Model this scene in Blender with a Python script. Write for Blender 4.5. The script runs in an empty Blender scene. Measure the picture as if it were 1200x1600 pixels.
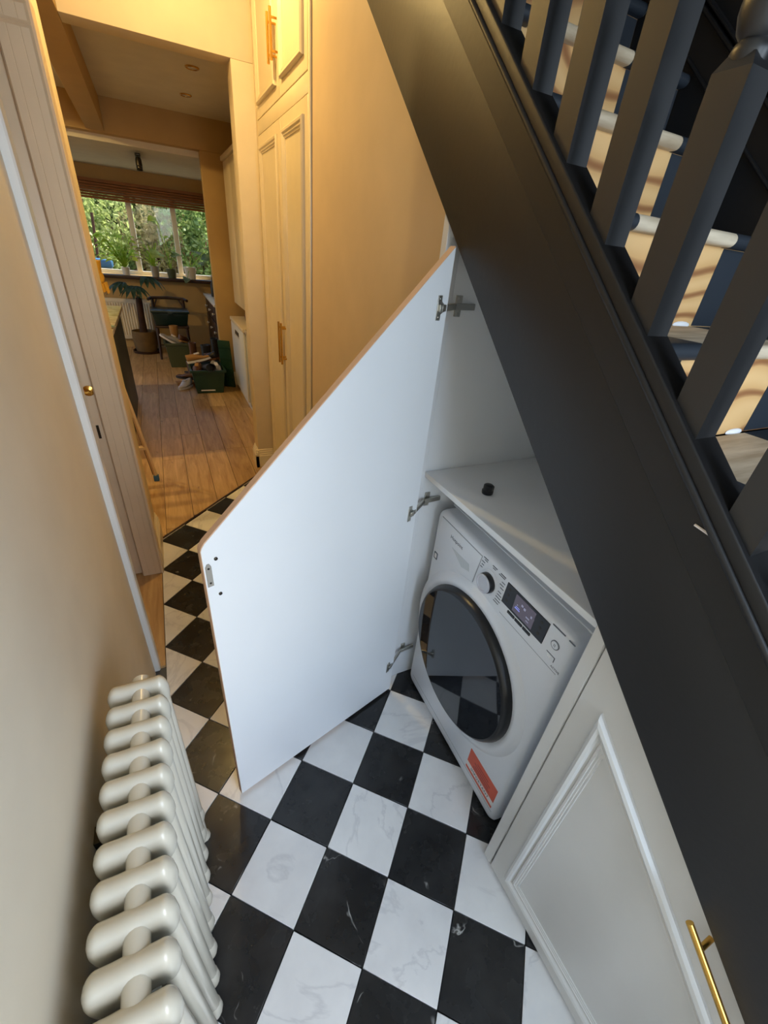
import bpy, bmesh, math, random
from mathutils import Vector, Matrix

random.seed(7)
SC = bpy.context.scene
COL = SC.collection

# ---------------------------------------------------------------- camera
cam_d = bpy.data.cameras.new('camera')
cam = bpy.data.objects.new('camera', cam_d)
COL.objects.link(cam)
RX = Vector((0.9023946, -0.4216870, 0.0886790))
RY = Vector((-0.1519860, -0.5040385, -0.8502032))
RZ = Vector((0.4032173, 0.7537408, -0.5189322))
CC = Vector((-0.6313706, -0.9537236, 1.5687143))
cam.matrix_world = Matrix(((RX.x, -RY.x, -RZ.x, CC.x), (RX.y, -RY.y, -RZ.y, CC.y),
                           (RX.z, -RY.z, -RZ.z, CC.z), (0, 0, 0, 1)))
cam_d.sensor_fit = 'VERTICAL'
cam_d.sensor_height = 36.0
cam_d.lens = 656.19 / 1600 * 36.0
cam_d.clip_start = 0.02
cam_d.clip_end = 200
SC.camera = cam

# ---------------------------------------------------------------- world, lights, exposure
W = bpy.data.worlds.new('sky')
SC.world = W
W.use_nodes = True
nt = W.node_tree
nt.nodes.clear()
sky = nt.nodes.new('ShaderNodeTexSky')
sky.sky_type = 'NISHITA'
sky.sun_disc = False
sky.sun_elevation = math.radians(38)
sky.sun_rotation = math.radians(150)
bg = nt.nodes.new('ShaderNodeBackground')
bg.inputs['Strength'].default_value = 0.46
wo = nt.nodes.new('ShaderNodeOutputWorld')
nt.links.new(sky.outputs[0], bg.inputs[0])
nt.links.new(bg.outputs[0], wo.inputs[0])


def light(name, kind, loc, energy, color, target=None, **kw):
    d = bpy.data.lights.new(name, kind)
    d.energy = energy
    d.color = color
    for k, v in kw.items():
        setattr(d, k, v)
    o = bpy.data.objects.new(name, d)
    o.location = loc
    if target is not None:
        o.rotation_euler = (Vector(target) - Vector(loc)).to_track_quat('-Z', 'Y').to_euler()
    COL.objects.link(o)
    return o


WARM = (1.0, 0.69, 0.26)
COOL = (0.65, 0.815, 1.0)
# sun on the garden
light('sun', 'SUN', (5.0, 10, 9), 11.0, (1.0, 0.93, 0.8), target=(0.0, 8.0, 0), angle=0.02)
# daylight through the glazed front door at the near end of the hall
light('front_door_daylight', 'AREA', (-0.13, -2.13, 1.45), 21.5, COOL, target=(-0.40, 0.0, 1.15),
      shape='RECTANGLE', size=0.52, size_y=1.8)
light('added_stair_daylight', 'AREA', (0.52, -2.13, 1.80), 18, COOL, target=(0.40, 0.0, 1.7),
      shape='RECTANGLE', size=0.6, size_y=1.3)  # second source, added so the balusters and stairs catch cool light
# daylight through the kitchen window (portal only guides the sky sampling)
pt = light('kitchen_window_portal', 'AREA', (-0.8, 7.16, 1.5), 1, (1, 1, 1), target=(-0.8, 0, 1.5),
           shape='RECTANGLE', size=2.2, size_y=1.0)
pt.data.cycles.is_portal = True
pt2 = light('added_opening_portal', 'AREA', (-3.24, 5.9, 1.1), 1, (1, 1, 1), target=(0, 5.9, 1.1),  # unseen left-wall opening, added to brighten the kitchen floor
            shape='RECTANGLE', size=1.8, size_y=2.05)
pt2.data.cycles.is_portal = True

SC.view_settings.view_transform = 'Standard'
SC.view_settings.look = 'None'
SC.view_settings.gamma = 1
SC.view_settings.use_curve_mapping = False
SC.view_settings.exposure = 0.0


# ---------------------------------------------------------------- materials
def lin(r, g, b):
    def f(c):
        c /= 255.0
        return c / 12.92 if c <= 0.04045 else ((c + 0.055) / 1.055) ** 2.4
    return (f(r), f(g), f(b), 1.0)


class MatB:
    def __init__(s, name):
        s.m = bpy.data.materials.new(name)
        s.m.use_nodes = True
        s.t = s.m.node_tree
        s.b = s.t.nodes['Principled BSDF']

    def n(s, typ, **kw):
        x = s.t.nodes.new(typ)
        for k, v in kw.items():
            setattr(x, k, v)
        return x

    def l(s, a, b):
        s.t.links.new(a, b)

    def set(s, **kw):
        for k, v in kw.items():
            s.b.inputs[k.replace('_', ' ')].default_value = v

    def coords(s, scale=(1, 1, 1), kind='Object', rnd=False):
        tc = s.n('ShaderNodeTexCoord')
        mp = s.n('ShaderNodeMapping')
        mp.inputs['Scale'].default_value = scale
        s.l(tc.outputs[kind], mp.inputs['Vector'])
        if rnd:
            oi = s.n('ShaderNodeObjectInfo')
            ml = s.n('ShaderNodeMath', operation='MULTIPLY')
            ml.inputs[1].default_value = 37.0
            s.l(oi.outputs['Random'], ml.inputs[0])
            cb = s.n('ShaderNodeCombineXYZ')
            for i in range(3):
                s.l(ml.outputs[0], cb.inputs[i])
            s.l(cb.outputs[0], mp.inputs['Location'])
        return mp.outputs[0]

    def noise(s, vec, scale, detail=3, rough=0.5, dist=0.0):
        x = s.n('ShaderNodeTexNoise')
        x.inputs['Scale'].default_value = scale
        x.inputs['Detail'].default_value = detail
        x.inputs['Roughness'].default_value = rough
        x.inputs['Distortion'].default_value = dist
        s.l(vec, x.inputs['Vector'])
        return x.outputs['Fac']

    def ramp(s, fac, stops):
        r = s.n('ShaderNodeValToRGB')
        e = r.color_ramp.elements
        e[0].position, e[0].color = stops[0]
        e[1].position, e[1].color = stops[1]
        for p, c in stops[2:]:
            k = e.new(p)
            k.color = c
        s.l(fac, r.inputs[0])
        return r.outputs[0]

    def mix(s, fac, a, b, blend='MIX'):
        x = s.n('ShaderNodeMix', data_type='RGBA', blend_type=blend)
        if isinstance(fac, (int, float)):
            x.inputs[0].default_value = fac
        else:
            s.l(fac, x.inputs[0])
        for i, v in ((6, a), (7, b)):
            if isinstance(v, tuple):
                x.inputs[i].default_value = v
            else:
                s.l(v, x.inputs[i])
        return x.outputs[2]

    def bump(s, h, strength=0.2, dist=0.002):
        x = s.n('ShaderNodeBump')
        x.inputs['Strength'].default_value = strength
        x.inputs['Distance'].default_value = dist
        s.l(h, x.inputs['Height'])
        s.l(x.outputs[0], s.b.inputs['Normal'])


def paint(name, col, rough=0.5, bscale=180, bstr=0.06, var=0.04, metallic=0.0, coat=0.0):
    M = MatB(name)
    M.set(Roughness=rough, Metallic=metallic)
    if coat:
        M.b.inputs['Coat Weight'].default_value = coat
        M.b.inputs['Coat Roughness'].default_value = 0.12
    v = M.coords()
    f = M.noise(v, 6, 4)
    dark = tuple(c * (1 - var * 2) for c in col[:3]) + (1,)
    M.l(M.ramp(f, [(0.3, dark), (0.7, col)]), M.b.inputs['Base Color'])
    if bstr:
        M.bump(M.noise(v, bscale, 3), bstr, 0.001)
    return M.m


MAT = {}
MAT['wall'] = paint('cream_wall_paint', lin(222, 206, 176), 0.6)
MAT['wall_near'] = paint('off_white_wall_paint', lin(234, 225, 206), 0.55)
MAT['ceil'] = paint('ceiling_paint', lin(226, 220, 204), 0.7)
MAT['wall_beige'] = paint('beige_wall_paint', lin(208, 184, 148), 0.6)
MAT['grip'] = paint('drawer_grip_shaded_white', lin(196, 202, 206), 0.4, 100, 0, 0)  # appliance white made greyer, stands in for shade in the recess
MAT['ladder'] = paint('pale_ladder_wood', lin(214, 186, 146), 0.6, 60, 0.1, 0.1)
MAT['kwall'] = paint('kitchen_shaded_wall_paint', lin(190, 158, 104), 0.7)  # beige darkened to ochre: shade and warm bounce put into the colour
MAT['trim'] = paint('cream_trim_gloss', lin(230, 216, 190), 0.35, 90, 0.05)
MAT['door_wood'] = paint('pale_door_paint', lin(224, 202, 172), 0.4, 60, 0.05)
MAT['cab'] = paint('cream_cabinet_eggshell', lin(226, 210, 176), 0.32, 90, 0.04)
MAT['white_sat'] = paint('white_satin_paint', lin(214, 214, 212), 0.27, 120, 0.05, 0.02)
MAT['melamine'] = paint('white_melamine', lin(226, 229, 232), 0.42, 300, 0.02, 0.01)
MAT['appl'] = paint('white_appliance', lin(222, 226, 232), 0.28, 300, 0.0, 0.005)
MAT['appl_seam'] = paint('grey_seam', lin(120, 124, 130), 0.5, 100, 0, 0)
MAT['rad'] = paint('radiator_enamel', lin(200, 196, 182), 0.2, 100, 0.03, 0.01)
MAT['black'] = paint('black_satin_paint', lin(27, 26, 27), 0.47, 70, 0.3, 0.02)
MAT['black'].node_tree.nodes['Principled BSDF'].inputs['Specular IOR Level'].default_value = 0.5
MAT['black_gloss'] = paint('black_gloss_paint', lin(34, 34, 36), 0.42, 70, 0.1, 0.02)
MAT['black_gloss'].node_tree.nodes['Principled BSDF'].inputs['Specular IOR Level'].default_value = 0.8
MAT['stair_black'] = paint('blue_black_floor_paint', lin(44, 50, 58), 0.5, 120, 0.1, 0.05)
MAT['wall_black'] = paint('black_wall_paint', lin(22, 22, 24), 0.5, 120, 0.1, 0.02)
MAT['grout'] = paint('dark_grout', lin(92, 92, 90), 0.8, 200, 0.1)
MAT['brass'] = paint('brushed_brass', lin(214, 168, 84), 0.25, 100, 0, 0.0, 1.0)
MAT['steel'] = paint('nickel', lin(190, 188, 180), 0.3, 100, 0, 0.0, 1.0)
MAT['dark_metal'] = paint('dark_metal', lin(70, 66, 60), 0.35, 100, 0, 0.0, 1.0)
MAT['mdf'] = paint('mdf_edge', lin(214, 176, 144), 0.7, 200, 0.05, 0.08)
MAT['blackplastic'] = paint('black_plastic', lin(20, 21, 24), 0.3, 100, 0, 0)
MAT['grey_text'] = paint('grey_print', lin(92, 98, 106), 0.6, 100, 0, 0)
MAT['white_text'] = paint('white_print', lin(250, 250, 250), 0.6, 100, 0, 0)
MAT['red'] = paint('red_sticker', lin(214, 92, 66), 0.5, 100, 0, 0.02)
MAT['dark_red'] = paint('dark_red_print', lin(150, 60, 48), 0.5, 100, 0, 0)
MAT['paper'] = paint('white_sticker', lin(232, 228, 226), 0.5, 100, 0, 0)
MAT['ink'] = paint('black_ink', lin(24, 22, 24), 0.6, 100, 0, 0)
MAT['chrome'] = paint('silver_knob', lin(196, 198, 206), 0.35, 100, 0, 0, 0.15)
MAT['green_plastic'] = paint('dark_green_plastic', lin(28, 62, 46), 0.4, 100, 0.02, 0.05)
MAT['olive_plastic'] = paint('olive_plastic', lin(74, 84, 60), 0.5, 100, 0.02, 0.05)
MAT['teal_plastic'] = paint('teal_box', lin(20, 44, 44), 0.35, 100, 0.02, 0.05)
MAT['dark_wood'] = paint('dark_stained_wood', lin(58, 34, 22), 0.45, 60, 0.1, 0.15)
MAT['brown_wood'] = paint('brown_blind', lin(150, 94, 46), 0.6, 60, 0.1, 0.1)
MAT['island'] = paint('charcoal_green_cabinet', lin(56, 60, 54), 0.45, 60, 0.02, 0.03)
MAT['wicker'] = paint('wicker', lin(120, 92, 50), 0.8, 90, 0.8, 0.2)
MAT['pot_white'] = paint('white_ceramic', lin(216, 212, 204), 0.4, 60, 0.02)
MAT['pot_grey'] = paint('grey_ceramic', lin(150, 146, 138), 0.6, 60, 0.05)
MAT['soil'] = paint('soil', lin(46, 34, 24), 0.9, 60, 0.5, 0.2)
MAT['leather_brown'] = paint('brown_leather', lin(92, 58, 34), 0.5, 60, 0.2, 0.15)
MAT['leather_black'] = paint('black_leather', lin(28, 26, 26), 0.45, 60, 0.2, 0.1)
MAT['tan'] = paint('tan_suede', lin(176, 132, 78), 0.8, 60, 0.3, 0.1)
MAT['grey_fabric'] = paint('grey_fabric', lin(150, 148, 148), 0.9, 90, 0.4, 0.1)
MAT['white_fabric'] = paint('white_fabric', lin(222, 218, 222), 0.9, 90, 0.3, 0.05)
MAT['yellow'] = paint('yellow_cloth', lin(240, 184, 60), 0.7, 60, 0.2, 0.1)
MAT['blue'] = paint('blue_plastic', lin(50, 100, 140), 0.5, 60, 0.02)
MAT['trunk'] = paint('bark', lin(70, 44, 28), 0.9, 60, 0.6, 0.2)
MAT['cardboard'] = paint('cardboard', lin(176, 128, 68), 0.8, 60, 0.2, 0.08)
MAT['garden_soil'] = paint('garden_ground', lin(120, 116, 90), 0.95, 10, 0.4, 0.2)
MAT['brick'] = paint('garden_brick', lin(150, 116, 92), 0.9, 40, 0.4, 0.25)
MAT['upvc'] = paint('white_window_frame', lin(230, 232, 230), 0.4, 60, 0.0)


def leafmat(name, c1, c2):
    M = MatB(name)
    M.set(Roughness=0.45)
    f = M.noise(M.coords(), 9, 3)
    c = M.ramp(f, [(0.35, c1), (0.65, c2)])
    M.l(c, M.b.inputs['Base Color'])
    tr = M.n('ShaderNodeBsdfTranslucent')
    M.l(c, tr.inputs[0])
    mx = M.n('ShaderNodeMixShader')
    mx.inputs[0].default_value = 0.55
    M.l(M.b.outputs[0], mx.inputs[1])
    M.l(tr.outputs[0], mx.inputs[2])
    M.l(mx.outputs[0], M.t.nodes['Material Output'].inputs[0])
    return M.m


MAT['leaf'] = leafmat('fresh_green_leaf', lin(150, 190, 60), lin(212, 236, 110))
MAT['leaf_dark'] = leafmat('dark_green_leaf', lin(50, 84, 74), lin(96, 130, 116))
MAT['leaf_hedge'] = leafmat('garden_foliage', lin(130, 152, 80), lin(200, 210, 140))
MAT['leaf_ivy'] = leafmat('ivy_foliage', lin(84, 116, 60), lin(160, 182, 110))
MAT['leaf_pale'] = leafmat('pale_foliage', lin(128, 122, 84), lin(170, 164, 116))


def glass_mat():
    M = MatB('window_glass')
    tr = M.n('ShaderNodeBsdfTransparent')
    gl = M.n('ShaderNodeBsdfGlossy')
    gl.inputs['Roughness'].default_value = 0.02
    mx = M.n('ShaderNodeMixShader')
    mx.inputs[0].default_value = 0.012
    M.l(tr.outputs[0], mx.inputs[1])
    M.l(gl.outputs[0], mx.inputs[2])
    M.l(mx.outputs[0], M.t.nodes['Material Output'].inputs[0])
    return M.m


MAT['glass'] = glass_mat()


def smoked():
    M = MatB('smoked_glass_door')
    M.set(Roughness=0.04)
    M.b.inputs['Base Color'].default_value = (0.012, 0.014, 0.018, 1)
    M.b.inputs['IOR'].default_value = 1.6
    return M.m


MAT['smoked'] = smoked()


def screen():
    M = MatB('lit_display')
    M.set(Roughness=0.15)
    M.b.inputs['Base Color'].default_value = lin(40, 38, 44)
    M.b.inputs['Emission Color'].default_value = lin(92, 84, 98)
    M.b.inputs['Emission Strength'].default_value = 0.55
    return M.m


MAT['screen'] = screen()


def glow(name, c, s):
    M = MatB(name)
    M.b.inputs['Base Color'].default_value = c
    M.b.inputs['Emission Color'].default_value = c
    M.b.inputs['Emission Strength'].default_value = s
    return M.m


MAT['screen_mark'] = glow('display_characters', lin(150, 150, 176), 0.3)
MAT['screen_bar'] = glow('display_bar', lin(130, 140, 220), 0.6)
MAT['lamp'] = glow('warm_lamp_lens', (1.0, 0.66, 0.3, 1), 14.0)


def tile_white():
    M = MatB('white_marble_tile')
    M.set(Roughness=0.2)
    v = M.coords(rnd=True)
    base = M.ramp(M.noise(v, 5, 5, 0.55), [(0.3, lin(214, 214, 214)), (0.7, lin(236, 236, 234))])
    w = M.noise(v, 2.6, 6, 0.55, 1.0)
    a = M.n('ShaderNodeMath', operation='SUBTRACT'); a.inputs[1].default_value = 0.5; M.l(w, a.inputs[0])
    b = M.n('ShaderNodeMath', operation='ABSOLUTE'); M.l(a.outputs[0], b.inputs[0])
    vein = M.ramp(b.outputs[0], [(0.0, (0.32, 0.32, 0.32, 1)), (0.018, (0, 0, 0, 1))])
    M.l(M.mix(vein, base, lin(172, 172, 176)), M.b.inputs['Base Color'])
    return M.m


def tile_black():
    M = MatB('black_marble_tile')
    v = M.coords(rnd=True)
    base = M.ramp(M.noise(v, 9, 5, 0.6), [(0.35, lin(24, 25, 27)), (0.75, lin(48, 49, 50))])
    w = M.noise(v, 5.0, 4, 0.5, 0.4)
    a = M.n('ShaderNodeMath', operation='SUBTRACT'); a.inputs[1].default_value = 0.5; M.l(w, a.inputs[0])
    b = M.n('ShaderNodeMath', operation='ABSOLUTE'); M.l(a.outputs[0], b.inputs[0])
    vein = M.ramp(b.outputs[0], [(0.0, (0.8, 0.8, 0.8, 1)), (0.006, (0, 0, 0, 1))])
    gate = M.ramp(M.noise(v, 11, 2), [(0.60, (0, 0, 0, 1)), (0.70, (1, 1, 1, 1))])
    g2 = M.n('ShaderNodeMix', data_type='RGBA', blend_type='MULTIPLY'); g2.inputs[0].default_value = 1
    M.l(vein, g2.inputs[6]); M.l(gate, g2.inputs[7])
    M.l(M.mix(g2.outputs[2], base, lin(200, 200, 196)), M.b.inputs['Base Color'])
    M.l(M.ramp(M.noise(v, 14, 4), [(0.3, (0.16,) * 3 + (1,)), (0.75, (0.34,) * 3 + (1,))]), M.b.inputs['Roughness'])
    return M.m


MAT['tile_white'] = tile_white()
MAT['tile_black'] = tile_black()


def plank():
    M = MatB('oak_plank')
    M.set(Roughness=0.38)
    v = M.coords((14, 1.3, 14), rnd=True)
    oi = M.n('ShaderNodeObjectInfo')
    g = M.ramp(M.noise(v, 2.2, 6, 0.6, 0.8), [(0.28, lin(172, 136, 90)), (0.72, lin(222, 190, 144))])
    t = M.ramp(oi.outputs['Random'], [(0.0, lin(222, 214, 200)), (1.0, lin(255, 252, 244))])
    c = M.mix(1.0, g, t, 'MULTIPLY')
    kn = M.noise(M.coords((6, 3, 6), rnd=True), 3.0, 2)
    k = M.ramp(kn, [(0.70, (0, 0, 0, 1)), (0.78, (0.7, 0.7, 0.7, 1))])
    c = M.mix(k, c, lin(104, 72, 44))
    M.l(c, M.b.inputs['Base Color'])
    M.bump(M.noise(v, 6, 4), 0.12, 0.002)
    return M.m


MAT['plank'] = plank()


def plywood():
    M = MatB('bare_plywood')
    M.set(Roughness=0.7)
    v = M.coords((1.3, 1.3, 2.6), rnd=True)
    n = M.n('ShaderNodeTexWave', wave_type='BANDS', bands_direction='Z')
    n.inputs['Scale'].default_value = 1.5
    n.inputs['Distortion'].default_value = 13.0
    n.inputs['Detail'].default_value = 2.0
    n.inputs['Detail Scale'].default_value = 0.8
    M.l(v, n.inputs['Vector'])
    c = M.ramp(n.outputs['Fac'], [(0.0, lin(150, 100, 58)), (0.28, lin(212, 166, 108)), (1.0, lin(226, 184, 126))])
    M.l(c, M.b.inputs['Base Color'])
    return M.m


MAT['ply'] = plywood()


def tread_mat():
    M = MatB('worn_pine_tread')
    M.set(Roughness=0.7)
    v = M.coords((1.2, 8, 8), rnd=True)
    c = M.ramp(M.noise(v, 5, 5), [(0.3, lin(176, 156, 128)), (0.7, lin(222, 206, 180))])
    M.l(c, M.b.inputs['Base Color'])
    return M.m


MAT['tread'] = tread_mat()


def worktop():
    M = MatB('pale_marble_worktop')
    M.set(Roughness=0.25)
    c = M.ramp(M.noise(M.coords(), 8, 6, 0.6, 1.5), [(0.35, lin(176, 160, 134)), (0.6, lin(232, 222, 204))])
    M.l(c, M.b.inputs['Base Color'])
    return M.m


MAT['worktop'] = worktop()


# ---------------------------------------------------------------- mesh helpers
class B:
    """collects geometry for one mesh object"""

    def __init__(s):
        s.v = []
        s.f = []

    def add(s, vs, fs):
        o = len(s.v)
        s.v += [tuple(x) for x in vs]
        s.f += [tuple(i + o for i in f) for f in fs]
        return s

    def box(s, x0, x1, y0, y1, z0, z1):
        vs = [(x0, y0, z0), (x1, y0, z0), (x1, y1, z0), (x0, y1, z0), (x0, y0, z1), (x1, y0, z1), (x1, y1, z1), (x0, y1, z1)]
        return s.add(vs, [(0, 3, 2, 1), (4, 5, 6, 7), (0, 1, 5, 4), (1, 2, 6, 5), (2, 3, 7, 6), (3, 0, 4, 7)])

    def prism(s, poly, a, b, axis='x'):
        """poly: 2-D points; axis x -> (y,z), y -> (x,z), z -> (x,y)"""
        def P(p, t):
            return (t, p[0], p[1]) if axis == 'x' else (p[0], t, p[1]) if axis == 'y' else (p[0], p[1], t)
        n = len(poly)
        vs = [P(p, a) for p in poly] + [P(p, b) for p in poly]
        fs = [tuple(range(n))[::-1], tuple(range(n, 2 * n))]
        fs += [(i, (i + 1) % n, n + (i + 1) % n, n + i) for i in range(n)]
        return s.add(vs, fs)

    def rings(s, rings, cap=True, closed=False):
        n = len(rings[0])
        vs = [p for r in rings for p in r]
        fs = []
        m = len(rings)
        for k in range(m - (0 if closed else 1)):
            k2 = (k + 1) % m
            for i in range(n):
                j = (i + 1) % n
                fs.append((k * n + i, k * n + j, k2 * n + j, k2 * n + i))
        if cap and not closed:
            fs.append(tuple(range(n))[::-1])
            fs.append(tuple(range((m - 1) * n, m * n)))
        return s.add(vs, fs)

    def tube(s, pts, r, n=10, cap=True):
        pts = [Vector(p) for p in pts]
        rr = r if isinstance(r, (list, tuple)) else [r] * len(pts)
        R = []
        up = None
        for i, p in enumerate(pts):
            t = (pts[min(i + 1, len(pts) - 1)] - pts[max(i - 1, 0)]).normalized()
            if up is None:
                up = Vector((0, 0, 1)) if abs(t.z) < 0.9 else Vector((1, 0, 0))
            a = (up - t * up.dot(t)).normalized()
            b = t.cross(a)
            up = a
            R.append([tuple(p + (a * math.cos(2 * math.pi * k / n) + b * math.sin(2 * math.pi * k / n)) * rr[i]) for k in range(n)])
        return s.rings(R, cap)

    def lathe(s, prof, c=(0, 0, 0), n=20, axis='z'):
        R = []
        for r, h in prof:
            ring = []
            for k in range(n):
                a = 2 * math.pi * k / n
                u, w = r * math.cos(a), r * math.sin(a)
                if axis == 'z':
                    ring.append((c[0] + u, c[1] + w, c[2] + h))
                elif axis == 'x':
                    ring.append((c[0] + h, c[1] + u, c[2] + w))
                else:
                    ring.append((c[0] + u, c[1] + h, c[2] + w))
            R.append(ring)
        return s.rings(R)

    def ell(s, c, r, n=12, m=8):
        R = []
        for j in range(m + 1):
            t = math.pi * (j + 0.02) / (m + 0.04)
            R.append([(c[0] + r[0] * math.sin(t) * math.cos(2 * math.pi * k / n),
                       c[1] + r[1] * math.sin(t) * math.sin(2 * math.pi * k / n),
                       c[2] - r[2] * math.cos(t)) for k in range(n)])
        return s.rings(R)

    def xf(s, M):
        s.v = [tuple(M @ Vector(p)) for p in s.v]
        return s


def offset_poly(poly, d):
    """inward offset of a convex CCW polygon"""
    n = len(poly)
    out = []
    L = []
    for i in range(n):
        a = Vector(poly[i]); b = Vector(poly[(i + 1) % n])
        t = (b - a).normalized()
        nn = Vector((-t.y, t.x))
        L.append((a + nn * d, t))
    for i in range(n):
        p, t = L[i - 1]; q, u = L[i]
        den = t.x * u.y - t.y * u.x
        k = ((q - p).x * u.y - (q - p).y * u.x) / den
        out.append(tuple(p + t * k))
    return out


def moulding(b, poly, prof, f):
    """sweep profile [(inset, height)] around convex CCW poly; f(u, v, h) -> 3-D"""
    R = []
    for o, h in prof:
        R.append([f(p[0], p[1], h) for p in offset_poly(poly, o)])
    b.rings(R, cap=False)
    return b


def clip(poly, n, d):
    """keep n.p <= d"""
    out = []
    for i in range(len(poly)):
        a, b = poly[i], poly[(i + 1) % len(poly)]
        da = n[0] * a[0] + n[1] * a[1] - d
        db = n[0] * b[0] + n[1] * b[1] - d
        if da <= 0:
            out.append(a)
        if (da < 0 < db) or (db < 0 < da):
            t = da / (da - db)
            out.append((a[0] + (b[0] - a[0]) * t, a[1] + (b[1] - a[1]) * t))
    return out


def bm_mesh(name, b, bevel=0.0, segs=2, smooth=False, ang=40):
    me = bpy.data.meshes.new(name)
    bm = bmesh.new()
    vs = [bm.verts.new(p) for p in b.v]
    for f in b.f:
        try:
            bm.faces.new([vs[i] for i in f])
        except ValueError:
            pass
    bmesh.ops.recalc_face_normals(bm, faces=bm.faces)
    if bevel:
        es = [e for e in bm.edges if len(e.link_faces) == 2 and e.calc_face_angle(0) > math.radians(30)]
        bmesh.ops.bevel(bm, geom=es, offset=bevel, segments=segs, profile=0.5, affect='EDGES', clamp_overlap=True)
    bm.to_mesh(me)
    bm.free()
    if smooth or bevel:
        for p in me.polygons:
            p.use_smooth = True
        try:
            me.set_sharp_from_angle(angle=math.radians(ang))
        except Exception:
            pass
    return me


def wloc(o):
    p = Vector((0, 0, 0))
    while o is not None:
        p += o.location
        o = o.parent
    return p


def obj(name, b, mat, parent=None, bevel=0.0, segs=2, smooth=False, ang=40, local=False, origin=None):
    """one mesh object. World coordinates by default; local=True keeps the parent's own frame"""
    if parent is not None and not local:
        d = wloc(parent)
        b.v = [(p[0] - d.x, p[1] - d.y, p[2] - d.z) for p in b.v]
    if origin is None and b.v:
        n = len(b.v)
        xs = [p[0] for p in b.v]; ys = [p[1] for p in b.v]; zs = [p[2] for p in b.v]
        origin = ((min(xs) + max(xs)) / 2, (min(ys) + max(ys)) / 2, min(zs))
    b.v = [(p[0] - origin[0], p[1] - origin[1], p[2] - origin[2]) for p in b.v]
    o = bpy.data.objects.new(name, bm_mesh(name, b, bevel, segs, smooth, ang))
    o.location = origin
    o.data.materials.append(MAT[mat])
    COL.objects.link(o)
    if parent is not None:
        o.parent = parent
    return o


def share(name, me, loc, parent=None, rot=None):
    o = bpy.data.objects.new(name, me)
    o.location = loc
    if rot:
        o.rotation_euler = rot
    COL.objects.link(o)
    if parent is not None:
        o.parent = parent
    return o


def tag(o, label, cat, group=None):
    o['label'] = label
    o['category'] = cat
    if group:
        o['group'] = group
    return o


def thing(name, loc, label, cat, rz=0.0, group=None):
    o = bpy.data.objects.new(name, None)
    o.location = loc
    o.rotation_euler = (0, 0, rz)
    o.empty_display_size = 0.05
    COL.objects.link(o)
    return tag(o, label, cat, group)


def struct(name, b, mat, parent=None, **kw):
    o = obj(name, b, mat, parent, **kw)
    if parent is None:
        o['kind'] = 'structure'
    return o


def text_b(s, size, align='CENTER', spacing=1.0):
    cu = bpy.data.curves.new('t', 'FONT')
    cu.body = s
    cu.size = size
    cu.align_x = align
    cu.align_y = 'CENTER'
    cu.space_character = spacing
    cu.resolution_u = 3
    cu.extrude = 0.0002
    o = bpy.data.objects.new('t', cu)
    COL.objects.link(o)
    dg = bpy.context.evaluated_depsgraph_get()
    me = bpy.data.meshes.new_from_object(o.evaluated_get(dg))
    b = B()
    b.add([tuple(v.co) for v in me.vertices], [tuple(p.vertices) for p in me.polygons])
    bpy.data.objects.remove(o)
    bpy.data.meshes.remove(me)
    return b


# ================================================================ SETTING
S = 0.2
R2 = math.sqrt(2)
SL = 0.885                       # stair pitch
ZB = lambda y: 1.5988 + SL * y   # string bottom edge
ZT = lambda y: 1.9647 + SL * y   # string top edge

# ---- floor with tiles and planks
floor = struct('floor', B().box(-3.3, 1.0, -3.2, 7.1, -0.12, -0.012), 'grout')


def lat(a, b):
    return ((b - a) / R2 * S, -(a + b) / R2 * S)


TH = 2.263 + 0.006               # threshold: y - x = TH
full = {}
for par in (0, 1):
    g = 0.0013 / S
    c = lat(0.5, 0.5)
    q = [lat(g, g), lat(g, 1 - g), lat(1 - g, 1 - g), lat(1 - g, g)]
    q = [(p[0] - c[0], p[1] - c[1]) for p in q][::-1]
    b = B().prism(q, -0.012, 0.0, 'z')
    full[par] = bm_mesh('floor_tile', b, 0.0008, 1)
    full[par].materials.append(MAT['tile_white' if par == 0 else 'tile_black'])
for a in range(-14, 15):
    for bb in range(-15, 12):
        g = 0.0013 / S
        q = [lat(a + g, bb + g), lat(a + g, bb + 1 - g), lat(a + 1 - g, bb + 1 - g), lat(a + 1 - g, bb + g)][::-1]
        c = lat(a + 0.5, bb + 0.5)
        par = (a + bb) % 2
        xr = 0.655 if -0.75 < c[1] < 0.2 else 0.04
        xl = -0.866 if c[1] < 0.3 else -0.846
        p = q
        for n, d in (((-1, 0), -xl), ((1, 0), xr), ((0, -1), 1.75), ((-1 / R2, 1 / R2), TH / R2)):
            p = clip(p, n, d)
            if len(p) < 3:
                break
        if len(p) < 3:
            continue
        ar = abs(sum(p[i][0] * p[(i + 1) % len(p)][1] - p[(i + 1) % len(p)][0] * p[i][1] for i in range(len(p)))) / 2
        if ar < 0.0006:
            continue
        if len(p) == 4 and ar > 0.0388:
            share('floor_tile', full[par], (c[0] - floor.location.x, c[1] - floor.location.y, -floor.location.z), floor)
        else:
            obj('floor_tile', B().prism(p, -0.012, 0.0, 'z'), 'tile_white' if par == 0 else 'tile_black', floor)

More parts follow.
